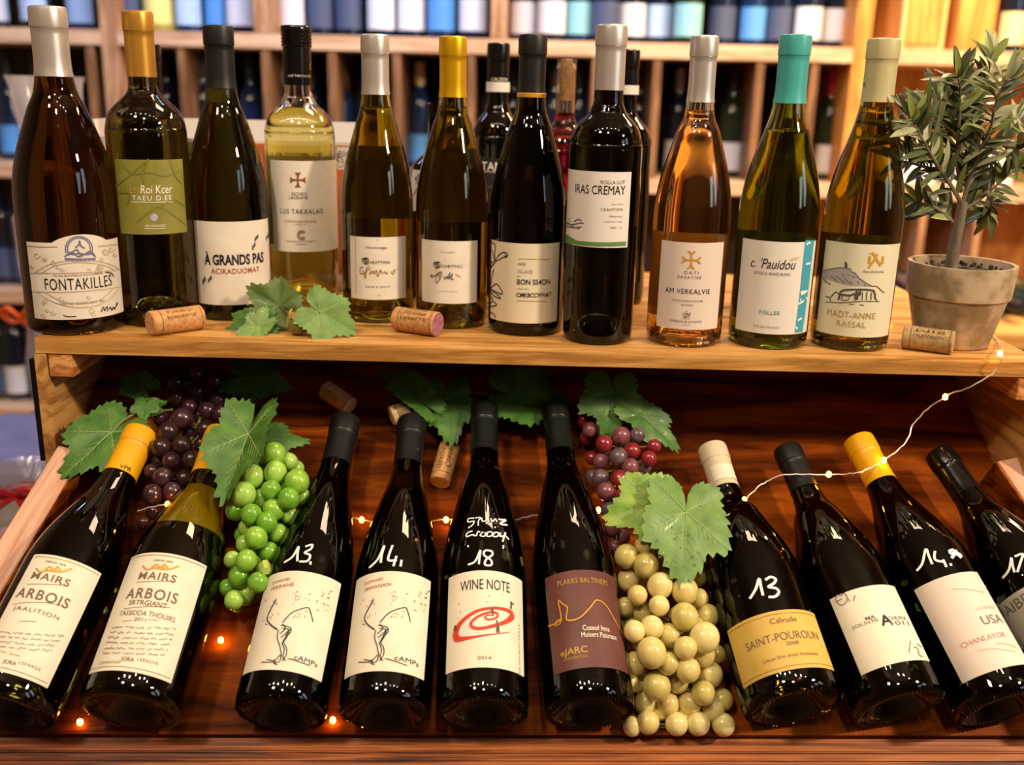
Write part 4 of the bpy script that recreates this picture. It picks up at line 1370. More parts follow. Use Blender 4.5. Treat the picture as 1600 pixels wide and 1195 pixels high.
def leaf_shape(seed, curl=0.12, fold=0.12, wav=0.05, wide=1.0, sharp=1.0):
    """unit grape leaf: stalk joins at the origin, tip at +Y (length 1), upper side +Z"""
    r = random.Random(seed)
    lobes = [(0.0, 1.0, 0.4), (1.03, 0.90, 0.4), (-1.03, 0.90, 0.4), (2.12, 0.70, 0.4), (-2.12, 0.70, 0.4)]
    CT = [(0, 1.0), (10, 0.93), (22, 0.80), (33, 0.70), (44, 0.78), (58, 0.90), (68, 0.86), (82, 0.74), (94, 0.66), (108, 0.70), (122, 0.73), (138, 0.64), (152, 0.55), (164, 0.44), (172, 0.26), (177, 0.08), (181, 0.05)]
    jit = [(r.uniform(.94, 1.06), r.uniform(.94, 1.06)) for _ in CT]

    wide *= 0.76

    def rad(phi):
        d = abs(math.degrees(phi))
        sd = 0 if phi >= 0 else 1
        for q in range(len(CT) - 1):
            if CT[q][0] <= d <= CT[q + 1][0]:
                t = (d - CT[q][0]) / (CT[q + 1][0] - CT[q][0])
                t = t * t * (3 - 2 * t)
                a_, b_ = (CT[q][1] * (jit[q][sd] if q else 1)), CT[q + 1][1] * jit[q + 1][sd]
                return a_ + (b_ - a_) * t
        return 0.05
    na, nr = 132, 9
    ph = [(-PI + 0.04) + (2 * PI - 0.08) * i / na for i in range(na + 1)]
    vs = [Vector((0, 0, 0))]
    fs = []
    saw = [(i % 4) / 3.0 for i in range(na + 1)]
    k1, k2, k3 = r.uniform(0, 6), r.uniform(0, 6), r.uniform(0, 6)

    def zz(x, y):
        q = math.hypot(x, y)
        p = math.atan2(x, y)
        rib = sum(math.exp(-(((p - a + PI) % (2 * PI) - PI) / 0.16) ** 2) for a, l, wd in lobes)
        z = -curl * q * q + fold * abs(x) * (1 if fold > 0 else 1) + wav * q * math.sin(5 * p + k1) * 0.8 + wav * 0.5 * math.sin(9 * x + k2) * math.cos(8 * y + k3) * q
        return z - 0.035 * rib * q * (1 - 0.5 * q)
    for j in range(1, nr + 1):
        t = j / nr
        for i, p in enumerate(ph):
            R_ = rad(p) * t
            if j == nr:
                R_ *= 1 + 0.10 * sharp * (saw[i] - 0.5)
            x, y = R_ * math.sin(p) * wide, R_ * math.cos(p)
            vs.append(Vector((x, y, zz(x, y))))
    n = na + 1
    for i in range(na):
        fs.append((0, 1 + i + 1, 1 + i))
        for j in range(nr - 1):
            a = 1 + j * n + i
            fs.append((a, a + 1, a + n + 1, a + n))
    veins = []
    for a, l, wd in lobes:
        main = []
        for k in range(9):
            q = l * 0.93 * k / 8
            x, y = q * math.sin(a) * wide, q * math.cos(a)
            main.append(Vector((x, y, zz(x, y) + 0.004)))
        veins.append((main, 0.009 * l))
        for k in (2, 3, 4, 5, 6):
            for sg in (-1, 1):
                q0 = l * 0.93 * k / 8
                br = []
                for m in range(4):
                    d = 0.32 * l * (1 - k / 9.5) * m / 3
                    x = (q0 * math.sin(a) + d * math.sin(a + sg * 0.75)) * wide
                    y = q0 * math.cos(a) + d * math.cos(a + sg * 0.75)
                    br.append(Vector((x, y, zz(x, y) + 0.004)))
                veins.append((br, 0.0042 * l))
    return vs, fs, veins


LEAFC = {}


def leaf(parent, base, tip, P, n, m, vein=VEIN, seed=1, curl=0.12, fold=0.12, wav=0.05, wide=1.0, name='leaf', lift=0.0, rel=True):
    """base, tip = photo pixels of stalk end and tip, lying in the plane through P with normal n"""
    n = n.normalized()
    A, B = on_plane(base[0], base[1], P, n), on_plane(tip[0], tip[1], P, n)
    y = (B - A)
    L = y.length
    y.normalize()
    x = y.cross(n)
    M = Matrix(((x.x * L, y.x * L, n.x * L, A.x), (x.y * L, y.y * L, n.y * L, A.y), (x.z * L, y.z * L, n.z * L, A.z), (0, 0, 0, 1)))
    vs, fs, veins = leaf_shape(seed, curl, fold, wav, wide)
    mb = MB()
    W = [M @ v for v in vs]
    off = n * 0.0003
    k = len(W)
    mb.add(W + [p - off * 1.5 for p in W], fs + [tuple(reversed([i + k for i in f])) for f in fs])
    o = mb.build(name, m, None, angle=80)
    adopt(o, parent)
    vb = MB()
    for pts, r in veins:
        vb.tube([M @ p for p in pts], [max(r * L * (1 - 0.75 * i / (len(pts) - 1)), 0.00012) for i in range(len(pts))], 4, cap=False)
    v = vb.build('veins', vein, None)
    adopt(v, o)
    return A, B


def adopt(o, parent):
    if parent is None:
        return
    o.parent = parent
    o.matrix_parent_inverse = parent.matrix_world.inverted()


def bh(px, py, h):
    return on_board(px, py, h)


def stem(parent, pts, r, m=STEMM, name='stem'):
    mb = MB().tube(spline(pts, 6), r, 6)
    o = mb.build(name, m, None)
    adopt(o, parent)
    return o


def grape_mesh(name, r, m, seed, sc):
    mb = MB().ball((0, 0, 0), r, 20, 14, sc)
    return mb


def bunch(name, label, lst, T, k, hfun, mats, seed, group, axis=(1, 1, 1), extra=None, clear=()):
    """lst = (x, y, diameter) in crop pixels; every grape is a part"""
    r = random.Random(seed)
    c = [T(x, y) for x, y, d in lst]
    cx, cy = sum(p[0] for p in c) / len(c), sum(p[1] for p in c) / len(c)
    base = bh(cx, cy, 0.0)
    root = thing(name, label, 'grapes', Matrix.Translation(base), group)
    bpy.context.view_layer.update()
    protos = {}
    placed = []
    for i, (x, y, d) in enumerate(lst):
        px, py = T(x, y)
        h = hfun(i, px, py, d)
        P = bh(px, py, h)
        rad = d / k / 2 * (P - CAM).dot(_f) / FPX
        for _ in range(6):       # settle behind the grapes already placed
            bad = [(q, rq) for q, rq in placed if (q - P).length < (rad + rq) * 0.86]
            if not bad or h < rad + 0.002:
                break
            h -= 0.004
            P = bh(px, py, max(h, rad))
            rad = d / k / 2 * (P - CAM).dot(_f) / FPX
        placed.append((P, rad))
        m = r.choice(mats)
        if m.name not in protos:
            protos[m.name] = MB().ball((0, 0, 0), 1.0, 22, 14, axis).build('grape', m, None)
            o = protos[m.name]
        else:
            o = protos[m.name].copy()
            C.objects.link(o)
        o.location = P
        s = rad
        o.scale = (s, s, s)
        o.rotation_euler = (r.uniform(-.5, .5), r.uniform(-.5, .5), r.uniform(0, 6))
        o.parent = root
        o.matrix_parent_inverse = root.matrix_world.inverted()
    # stalk threads through the bunch
    order = sorted(placed, key=lambda q: -q[0].z)
    st = MB()
    sp_ = [sum((order[j][0] for j in range(a, min(a + 6, len(order)))), Vector()) / len(order[a:a + 6]) - EN * 0.006 for a in range(0, len(order), 6)]
    if len(sp_) > 1:
        st.tube(spline(sp_, 5), 0.0016, 6)
        for P, rad in order:
            q = min(sp_, key=lambda s_: (s_ - P).length)
            st.tube([q, (q + P) / 2 + EN * 0.002, P], 0.0008, 5)
        o = st.build('stalk', STEMM, None)
        adopt(o, root)
    return root, placed


def grape_mat(name, c1, c2, rough=0.22, sss=0.35):
    return mat(name, c1, rough, noise=(1.6, c2, 0.2), coat=0.3, sss=sss)


GG = [grape_mat('green_grape_skin', '7cae34', '9ac64a'), grape_mat('green_grape_skin_pale', '92c04a', 'b0d566'), grape_mat('green_grape_skin_deep', '5f9a28', '80b53a')]
GW = [grape_mat('white_grape_skin', 'd9c97c', 'e6d89c'), grape_mat('white_grape_skin_gold', 'd3be6c', 'e0ce8c'), grape_mat('white_grape_skin_green', 'bdae58', 'd0c27c')]
GR = [grape_mat('red_grape_skin', '7a1c22', '98333a', 0.18, 0.1), grape_mat('red_grape_skin_dusty', '8d5a60', '6d2e36', 0.3, 0.1), grape_mat('red_grape_skin_grey', '75666d', '54323c', 0.3, 0.1)]
GP = [grape_mat('purple_grape_skin', '2e181f', '46272e', 0.2, 0.08), grape_mat('purple_grape_skin_dusty', '4a2e35', '301c22', 0.28, 0.08), grape_mat('purple_grape_skin_brown', '3d2820', '2a1820', 0.24, 0.08)]

TG = PX(330, 540, 1.824)
green = [(x, y, d * 1.1) for x, y, d in [(180, 310, 62), (222, 330, 45), (118, 372, 60), (183, 362, 60), (245, 388, 64), (92, 424, 65), (170, 412, 52), (143, 438, 58), (221, 436, 56), (114, 482, 56), (178, 467, 55), (68, 470, 50), (159, 503, 54), (103, 520, 46), (128, 547, 58), (100, 613, 56), (80, 659, 58), (133, 675, 54), (165, 587, 50), (240, 352, 45), (222, 482, 45), (190, 535, 50), (95, 565, 45), (133, 610, 48), (65, 725, 50), (100, 710, 55), (125, 330, 50), (48, 690, 45), (210, 400, 50), (258, 430, 45), (150, 640, 45), (75, 735, 44), (200, 510, 46), (60, 610, 44), (130, 400, 50), (200, 450, 50), (150, 480, 48), (110, 570, 46), (160, 350, 50), (90, 540, 44)]]
g_root, g_pl = bunch('green_grape_bunch', 'bunch of bright green grapes between the second and third lying bottles', green, TG, 1.824, lambda i, x, y, d: (0.072 if i < 18 else 0.058) - 0.010 * (y - 700) / 250, GG, 3, None, (1, 1, 1.08))
TW = PX(900, 540, 1.824)
white = [(x, y, d * 1.1) for x, y, d in [(143, 600, 62), (200, 627, 68), (240, 684, 68), (175, 711, 52), (237, 741, 54), (310, 698, 70), (310, 773, 72), (166, 814, 56), (216, 803, 62), (265, 826, 62), (366, 832, 78), (215, 875, 78), (360, 880, 66), (260, 906, 60), (319, 924, 64), (230, 970, 74), (363, 990, 62), (205, 1073, 60), (287, 1078, 60), (348, 1077, 62), (195, 568, 52), (312, 862, 60), (150, 667, 60), (190, 670, 50), (300, 640, 60), (350, 720, 52), (190, 763, 50), (290, 770, 50), (382, 938, 66), (170, 905, 60), (290, 960, 55), (200, 1018, 64), (262, 1020, 60), (325, 1018, 62), (390, 1035, 62), (415, 1010, 60), (420, 1080, 60), (160, 1085, 50), (150, 960, 55), (340, 800, 50), (400, 880, 50), (140, 745, 50), (270, 640, 50), (240, 1040, 50), (310, 1050, 50), (250, 590, 50), (345, 660, 50), (185, 840, 55), (330, 905, 55), (270, 865, 50), (160, 790, 55), (375, 770, 60), (240, 1000, 55), (350, 950, 50), (180, 960, 55), (300, 1000, 55)]]
w_root, w_pl = bunch('white_grape_bunch', 'bunch of pale yellow grapes beside the brown label bottle', white, TW, 1.824, lambda i, x, y, d: max(0.0125, (0.064 if i < 22 else 0.044) * min(1.0, max(0.0, (1150 - y) / 130))), GW, 5, None, (1, 1, 1.06))
red = [(128, 258, 55), (175, 255, 45), (80, 280, 50), (160, 300, 48), (222, 287, 42), (121, 317, 52), (208, 322, 46), (155, 346, 50), (194, 344, 45), (124, 380, 52), (178, 389, 58), (85, 416, 52), (130, 432, 50), (148, 232, 35), (188, 282, 42), (72, 330, 48), (70, 377, 50), (205, 390, 40), (45, 320, 40), (50, 375, 45), (95, 465, 50), (150, 420, 45), (100, 520, 50), (130, 545, 50), (110, 575, 45), (160, 470, 50), (40, 240, 45), (25, 215, 40), (30, 262, 40), (75, 240, 45)]
r_root, r_pl = bunch('red_grape_bunch', 'bunch of dark red grapes above the pale yellow grapes', red, TW, 1.824, lambda i, x, y, d: 0.045 if i < 13 else 0.032, GR, 7, None, (1, 1, 1.05))
TP = PX(0, 540, 1.824)
purple = [(520, 210, 65), (480, 245, 58), (587, 240, 55), (460, 290, 58), (520, 285, 56), (490, 330, 54), (545, 325, 52), (465, 376, 58), (435, 424, 58), (492, 416, 54), (540, 250, 45), (435, 360, 50), (525, 378, 50), (590, 185, 50), (540, 175, 45), (620, 155, 45), (630, 195, 50), (625, 225, 45), (505, 150, 45), (560, 130, 50), (610, 100, 45), (500, 105, 50), (560, 80, 45), (460, 210, 45), (410, 505, 40), (440, 475, 45), (480, 450, 40), (650, 170, 40), (575, 280, 45), (570, 200, 45), (520, 120, 45), (630, 120, 40), (455, 330, 44)]
p_root, p_pl = bunch('purple_grape_bunch', 'bunch of dusky purple grapes behind the two yellow-capsuled bottles at left', purple, TP, 1.824, lambda i, x, y, d: 0.045 if i < 10 else 0.032, GP, 9, None, (1, 1, 1.05))

CAMN = Vector((0, -0.62, 0.78))        # a leaf facing the viewer and the ceiling


def bleaf(parent, base, tip, h, m, tilt=(0, 0), **k):
    n = (EN + EX * tilt[0] + ES * tilt[1]).normalized()
    return leaf(parent, base, tip, bh((base[0] + tip[0]) / 2, (base[1] + tip[1]) / 2, h), n, m, **k)


# leaves of the purple bunch
A, B = bleaf(p_root, (174, 675), (95, 742), 0.052, LEAF_M, seed=11, curl=0.10, wide=1.05)
A2, _ = bleaf(p_root, (228, 640), (258, 622), 0.046, LEAF_M, seed=12, curl=0.2, vein=VEIN_D)
A2b, _ = bleaf(p_root, (228, 632), (222, 655), 0.050, LEAF_M, seed=13, curl=0.15, vein=VEIN_D, wide=1.3)
A3, _ = bleaf(p_root, (222, 605), (188, 585), 0.036, LEAF_D, seed=14, curl=0.1, vein=VEIN_D)
A4, _ = bleaf(p_root, (385, 590), (455, 600), 0.03, LEAF_D, seed=15, curl=0.1, vein=VEIN_D)
stem(p_root, [A, bh(195, 655, 0.05), bh(225, 640, 0.042), bh(265, 625, 0.03)], 0.0012)
stem(p_root, [A3, bh(228, 620, 0.036), bh(240, 640, 0.035), bh(270, 640, 0.03)], 0.0011)
stem(p_root, [A4, bh(360, 600, 0.03), bh(330, 620, 0.03)], 0.0011)
# leaves of the green bunch
A, _ = bleaf(g_root, (388, 678), (346, 786), 0.080, LEAF_M, seed=21, curl=0.05, fold=0.5, wide=0.72, tilt=(-0.25, 0))
A2, _ = bleaf(g_root, (410, 685), (482, 690), 0.064, LEAF_M, seed=22, curl=0.15, fold=0.1, wide=0.6, vein=VEIN_D, tilt=(0, -0.5))
stem(g_root, [A, bh(405, 690, 0.07), bh(430, 710, 0.06)], 0.0013)
st_cut = MB().tube([bh(416, 892, 0.072), bh(414, 880, 0.066)], 0.004, 6).build('stalk_tip', mat('pale_stalk', 'b5c95e', 0.5), None)
adopt(st_cut, g_root)
# leaves of the red bunch
A, _ = bleaf(r_root, (955, 612), (952, 682), 0.052, LEAF_M, seed=31, curl=0.25, fold=0.15, wide=1.1, vein=VEIN_D, tilt=(0, -0.3))
A2, _ = bleaf(r_root, (1000, 648), (1066, 700), 0.042, LEAF_M, seed=32, curl=0.2, fold=0.2, wide=0.65, vein=VEIN_D, tilt=(0.2, -0.2))
stem(r_root, [A, bh(985, 640, 0.04), A2, bh(1000, 665, 0.036)], 0.0012)
# leaves of the white bunch
A, _ = bleaf(w_root, (1028, 788), (944, 806), 0.080, LEAF_L, seed=41, curl=0.12, fold=0.2, wide=1.1, tilt=(0, -0.15))
A2, _ = bleaf(w_root, (1072, 800), (1070, 912), 0.086, LEAF_S, seed=42, curl=0.14, fold=0.14, wide=1.0, tilt=(0.1, -0.1))
stem(w_root, [A2, bh(1038, 800, 0.078), A, bh(1030, 830, 0.06)], 0.0014, STEMB)
DROP = mat('water_drop', (1, 1, 1), 0.02, trans=1.0, ior=1.33)
mb = MB()
r = random.Random(2)
for _ in range(16):
    P = bh(r.uniform(1025, 1100), r.uniform(815, 880), 0.0885)
    mb.ball(P, r.uniform(0.0007, 0.0016), 8, 6)
adopt(mb.build('water_drops', DROP, None), w_root)

# loose vine sprig along the back of the tray
v_root = thing('vine_sprig', 'thin vine with three dark green leaves along the back of the tray', 'vine sprig', Matrix.Translation(bh(720, 610, 0.0)))
bpy.context.view_layer.update()
A, _ = bleaf(v_root, (655, 625), (594, 572), 0.04, LEAF_M, seed=51, curl=0.1, fold=0.5, wide=0.5, vein=VEIN_D)
A2, _ = bleaf(v_root, (700, 622), (706, 690), 0.034, LEAF_M, seed=52, curl=0.15, wide=0.85, vein=VEIN_D)
A3, _ = bleaf(v_root, (803, 615), (890, 624), 0.034, LEAF_M, seed=53, curl=0.1, wide=1.15, vein=VEIN_D)
stem(v_root, [bh(648, 600, 0.036), bh(690, 608, 0.034), bh(715, 611, 0.03), bh(760, 615, 0.026), bh(785, 622, 0.028), A3], 0.0009, STEMB)
stem(v_root, [A, bh(652, 602, 0.036), bh(660, 599, 0.036)], 0.001)
stem(v_root, [A2, bh(697, 610, 0.034)], 0.001)

# sprig on the top shelf
s_root = thing('grape_leaf_sprig', 'sprig of sage green grape leaves lying on top shelf in front of black-capsuled bottle', 'leaf sprig', Matrix.Translation((-0.235, 1.0, SHELF_Z)))
bpy.context.view_layer.update()


def sleaf(base, tip, Y, n, m, **k):
    P = on_y((base[0] + tip[0]) / 2, (base[1] + tip[1]) / 2, Y)
    return leaf(s_root, base, tip, P, Vector(n), m, **k)


A1, _ = sleaf((437, 478), (384, 448), 1.006, (0.1, -0.9, 0.35), LEAF_O, seed=61, curl=0.1, wide=1.1, vein=VEIN_D)
A2, _ = sleaf((402, 508), (338, 530), 0.990, (-0.15, -0.75, 0.6), LEAF_M, seed=62, curl=0.12, vein=VEIN_D, wide=0.9)
A3, _ = sleaf((402, 512), (415, 478), 0.982, (0.1, -0.95, 0.3), LEAF_S, seed=63, curl=0.2, wide=1.0)
A4, _ = sleaf((405, 510), (366, 547), 0.966, (0.1, -0.6, 0.75), LEAF_S, seed=64, curl=0.05, wide=0.6)
A5, _ = sleaf((440, 490), (440, 520), 1.0, (0.2, -0.9, 0.3), LEAF_O, seed=65, curl=0.1, wide=0.7, vein=VEIN_D)
A6, _ = sleaf((500, 488), (556, 520), 0.975, (0.12, -0.86, 0.45), LEAF_S, seed=66, curl=0.14, fold=0.18, wide=1.1)
z = SHELF_Z + 0.004
stem(s_root, [A1, on_y(450, 492, 1.0), on_z(458, 512, z), on_z(480, 515, z), on_y(495, 505, 0.98), A6], 0.0013, STEMB)
stem(s_root, [A2, on_y(425, 505, 0.99), on_z(455, 513, z)], 0.0012)
stem(s_root, [A3, on_y(415, 512, 0.985), A4], 0.001)
tend = mat('pale_tendril', 'b9a65a', 0.5)
stem(s_root, [on_z(455, 515, z), on_y(452, 500, 0.99), on_y(456, 484, 0.99), on_y(452, 490, 0.985), on_y(450, 510, 0.985), on_z(470, 517, z), on_z(478, 510, z)], 0.0009, tend, 'tendril')
b_ = MB().ball(on_z(466, 510, SHELF_Z + 0.009), 0.009, 14, 10, (1.2, 1, 0.9)).build('grape', mat('olive_grape_skin', '6d6a1e', 0.25, coat=0.3), None)
adopt(b_, s_root)
# ------------------------------------------------------------------ potted olive tree
TERRA = mat('weathered_terracotta', 'b09a7c', 0.85, noise=(38, '84704f', 0.7), bump=0.9)
PY = on_z(1478, 549, SHELF_Z).y + 0.036
pc = on_y(1483, 549, PY)
tree = thing('potted_olive_tree', 'small olive tree in a weathered grey terracotta pot at the right end of the shelf', 'potted plant', Matrix.Translation((pc.x, PY, SHELF_Z + 0.0003)))
sc = (pc - CAM).dot(_f) / FPX            # metres per photo pixel at the pot
rt, rb = 82 * sc * 0.97, 54 * sc
zt = on_y(1490, 410, PY).z - SHELF_Z
zr = on_y(1490, 462, PY).z - SHELF_Z
pot = [(0, 0.0), (rb - 0.002, 0.0), (rb, 0.002), (rb + (rt * 0.90 - rb) * 0.96, zr - 0.001), (rt * 0.90, zr), (rt * 0.945, zr + 0.0015), (rt * 0.985, zt - 0.002), (rt * 0.98, zt), (rt * 0.90, zt), (rt * 0.88, zt - 0.004), (rt * 0.86, zt - 0.012), (0, zt - 0.012)]
MB().lathe(pot, 56).build('pot', TERRA, tree, angle=30)
SOIL = mat('potting_soil', '3a2a1c', 0.95, noise=(90, '241a12', 0.3), bump=1.0)
r = random.Random(1)
mb = MB().lathe([(rt * 0.86, zt - 0.010), (rt * 0.5, zt - 0.007), (0, zt - 0.006)], 30)
for _ in range(60):
    a, q = r.uniform(0, 6.28), rt * 0.8 * math.sqrt(r.random())
    mb.ball((q * math.cos(a), q * math.sin(a), zt - 0.006), r.uniform(0.001, 0.003), 6, 4)
mb.build('soil', SOIL, tree)
BARK = mat('olive_bark', '85765f', 0.8, noise=(120, '54483a', 0.3, (1, 1, 0.25)), bump=0.6)
TI = tree.matrix_world.inverted() if False else Matrix.Translation((-pc.x, -PY, -SHELF_Z - 0.0003))


def tp(px, py, dy=0.0):
    return TI @ on_y(px, py, PY + dy)


trunk = MB()
tk = spline([tp(1486, 418), tp(1491, 385), tp(1499, 345), tp(1505, 315)], 5)
trunk.tube(tk, [0.0068 - 0.0022 * i / (len(tk) - 1) for i in range(len(tk))], 10)
twigs = []
r = random.Random(12)
for pts in ([(1505, 315), (1515, 270), (1508, 220), (1512, 165), (1540, 130), (1548, 95)],
            [(1500, 330), (1520, 318), (1545, 300), (1580, 270), (1605, 255)],
            [(1492, 350), (1470, 330), (1450, 320), (1432, 315)],
            [(1503, 318), (1480, 280), (1460, 250), (1440, 215), (1425, 185)],
            [(1510, 290), (1530, 240), (1548, 200), (1556, 160), (1572, 125)],
            [(1503, 300), (1495, 250), (1498, 200), (1500, 140), (1496, 120)],
            [(1470, 265), (1450, 262), (1425, 255), (1405, 250)],
            [(1520, 255), (1560, 225), (1590, 190)],
            [(1508, 230), (1480, 200), (1470, 170), (1462, 150)],
            [(1540, 300), (1550, 315), (1545, 332)],
            [(1450, 235), (1425, 228), (1402, 215)],
            [(1512, 200), (1530, 160), (1535, 140)],
            [(1560, 225), (1590, 232), (1612, 220)], [(1495, 210), (1470, 190), (1445, 172)]):
    d1 = r.uniform(-0.045, 0.045)
    n = len(pts)
    P = [tp(x, y, d1 * i / (n - 1)) for i, (x, y) in enumerate(pts)]
    q = spline(P, 5)
    trunk.tube(q, [0.0024 * (1 - 0.75 * i / (len(q) - 1)) for i in range(len(q))], 6)
    twigs.append(q)
trunk.build('trunk', BARK, tree)
OL = [mat('olive_leaf', '4f5834', 0.4, coat=0.1), mat('olive_leaf_pale', '9a9c74', 0.45, coat=0.1), mat('olive_leaf_bright', '788440', 0.4, coat=0.1)]
fol = [MB(), MB(), MB()]


def oleaf(mb, p, d, up, L, W):
    d = d.normalized()
    x = d.cross(up)
    if x.length < 1e-3:
        x = Vector((1, 0, 0))
    x.normalize()
    n = x.cross(d)
    vs, fs = [], []
    N = 7
    for i in range(N + 1):
        t = i / N
        wd = W * math.sin(PI * min(1, t * 0.96 + 0.03)) ** 0.75 * (1 - 0.25 * t)
        c = p + d * (L * t) - n * (L * 0.16 * t * t)
        vs += [c - x * wd + n * wd * 0.35, c, c + x * wd + n * wd * 0.35]
    for i in range(N):
        a = 3 * i
        fs += [(a, a + 1, a + 4, a + 3), (a + 1, a + 2, a + 5, a + 4)]
    k = len(vs)
    vs2 = [v - n * 0.0003 for v in vs]
    mb.add(vs + vs2, fs + [tuple(reversed([i + k for i in f])) for f in fs])


for q in twigs:
    n = len(q)
    for i in range(2, n):
        t = i / n
        dirn = (Vector(q[min(i + 1, n - 1)]) - Vector(q[i - 1])).normalized()
        for sgn in (-1, 1):
            if r.random() < 0.10:
                continue
            side = dirn.cross(Vector((r.uniform(-.5, .5), -1, r.uniform(-.4, .4)))).normalized() * sgn
            d = dirn * r.uniform(0.35, 1.0) + side * r.uniform(0.5, 1.0) + Vector((0, r.uniform(-.5, .5), r.uniform(-0.1, 0.3)))
            oleaf(r.choices(fol, (5, 3, 3))[0], Vector(q[i]), d, Vector((r.uniform(-.6, .6), -0.7, 1)), r.uniform(0.022, 0.036), r.uniform(0.0036, 0.0052))
    d = (Vector(q[-1]) - Vector(q[-3])).normalized()
    for k in range(3):
        oleaf(r.choice(fol), Vector(q[-1]), d + Vector((r.uniform(-.4, .4), r.uniform(-.4, .4), r.uniform(0, .3))), Vector((0, -1, 0.4)), 0.030, 0.004)
for mb, m in zip(fol, OL):
    mb.build('foliage', m, tree)

# ------------------------------------------------------------------ fairy lights
WIRE = mat('silver_wire', 'e6dcc8', 0.35, metal=0.5)
BULB = mat('warm_bulb', 'ffd27a', 0.3, emit='ffa424', estr=45.0)
fl = thing('fairy_lights', 'string of tiny warm fairy lights on silver wire draped from shelf over lying bottles', 'fairy lights', Matrix.Translation(on_y(1565, 552, YE - 0.004)))
bpy.context.view_layer.update()
zc = SHELF_Z + 0.002
front = [on_z(1541, 511, zc), on_z(1560, 535, zc), on_y(1566, 552, YE - 0.004), on_y(1555, 580, YE - 0.006), on_y(1520, 602, YE - 0.006), on_board(1477, 620, 0.10), on_board(1432, 655, 0.075), on_board(1415, 690, 0.064), on_board(1381, 719, 0.057), on_board(1340, 738, 0.060), on_board(1295, 741, 0.050), on_board(1225, 742, 0.060), on_board(1190, 757, 0.055), on_board(1163, 782, 0.058), on_board(1130, 808, 0.07), on_board(1100, 800, 0.045), on_board(1060, 790, 0.02), on_board(1000, 800, 0.010), on_board(935, 797, 0.008), on_board(830, 806, 0.006), on_board(790, 815, 0.006), on_board(697, 812, 0.008), on_board(640, 820, 0.006), on_board(565, 812, 0.008), on_board(500, 790, 0.012)]
back = [on_board(440, 770, 0.020), on_board(400, 740, 0.03), on_board(345, 772, 0.055), on_board(310, 790, 0.055), on_board(262, 788, 0.052), on_board(215, 797, 0.04)]
pts = spline(front + back, 7)
r = random.Random(6)
pts = [Vector(p) + Vector((r.uniform(-1, 1), r.uniform(-1, 1), r.uniform(-1, 1))) * 0.0006 for p in pts]
adopt(MB().tube(pts, 0.0007, 5).build('wire', WIRE, None), fl)
bulb0 = MB().ball((0, 0, 0), 0.0026, 10, 8, (1, 1, 1.25)).build('bulb', BULB, None)
bulbs = [on_z(1541, 511, zc + 0.001), on_y(1562, 552, YE - 0.005), on_board(1477, 620, 0.101), on_board(1381, 719, 0.059), on_board(1295, 741, 0.052), on_board(1163, 781, 0.060), on_board(935, 797, 0.009), on_board(697, 812, 0.010), on_board(565, 812, 0.010), on_board(262, 788, 0.054), on_z(1388, 503, zc + 0.001), on_board(345, 1000, 0.006), on_board(125, 1128, 0.004), on_board(520, 1125, 0.004)]
for i, p in enumerate(bulbs):
    o = bulb0 if i == 0 else bulb0.copy()
    if i:
        C.objects.link(o)
    o.location = p
    o.parent = fl
    o.matrix_parent_inverse = fl.matrix_world.inverted()

# ------------------------------------------------------------------ carton behind the bottles
CARD = mat('white_card', 'd9d2ca', 0.6)
YF = 1.215
q0, q1 = on_y(163, 300, YF), on_y(560, 300, YF)
zt0 = on_y(360, 218, YF).z
zt1 = on_y(360, 187, YF + 0.11).z
cx = (q0.x + q1.x) / 2
cart = thing('wine_carton', 'open white card carton with green and orange printed front behind left bottles', 'carton', Matrix.Translation((cx, YF, SHELF_Z + 0.0004)))
hw = (q1.x - q0.x) / 2
H0, H1 = zt0 - SHELF_Z, zt1 - SHELF_Z
cb = MB()
cb.box((-hw, hw), (0, 0.004), (0, H0)).box((-hw, hw), (0.106, 0.110), (0, H1)).box((-hw, hw), (0.004, 0.106), (0, 0.004))
cb.box((hw - 0.004, hw), (0.004, 0.106), (0.004, H0))
cb.add([(-hw, 0.0, 0), (-hw + 0.004, 0.0, 0), (-hw + 0.004, 0.11, 0), (-hw, 0.11, 0), (-hw - 0.008, 0.0, H1), (-hw - 0.004, 0.0, H1), (-hw - 0.004, 0.11, H1), (-hw - 0.008, 0.11, H1)],
       [(3, 2, 1, 0), (4, 5, 6, 7), (0, 1, 5, 4), (1, 2, 6, 5), (2, 3, 7, 6), (3, 0, 4, 7)])
cb.build('carton_walls', CARD, cart, smooth=False)
PG, PO = mat('yellow_green_print', 'a9a32e', 0.5), mat('orange_print', 'c06a2c', 0.5, noise=(25, 'b0502a', 0.3))
px2x = lambda x: on_y(x, 300, YF).x - cx
MB().box((px2x(283), px2x(318)), (-0.0008, -0.0003), (0.02, H0 - 0.004)).build('printed_panel', PG, cart, smooth=False)
for pa, pb, pm in ((388, 424, PO), (425, 526, mat('straw_yellow_print', 'd6c57a', 0.5)), (527, 557, PO)):
    MB().box((px2x(pa), px2x(pb)), (-0.0008, -0.0003), (0.02, H0 - 0.004)).build('printed_panel', pm, cart, smooth=False)
wpn = MB().box((px2x(528), px2x(555)), (-0.0012, -0.0009), (H0 - 0.032, H0 - 0.006)).build('white_panel', CARD, cart, smooth=False)
tb = MB()
for s, zz in (('BIO', H0 - 0.014), ('DAB', H0 - 0.026)):
    vs, fs, w_, h_ = text_mesh(s)
    tb.add([Vector(((px2x(528) + px2x(555)) / 2 + v.x * 0.017 / w_, -0.0015, zz + v.y * 0.008 / h_)) for v in vs], fs)
tb.build('lettering', BROWN_INK, wpn)
tb = MB()
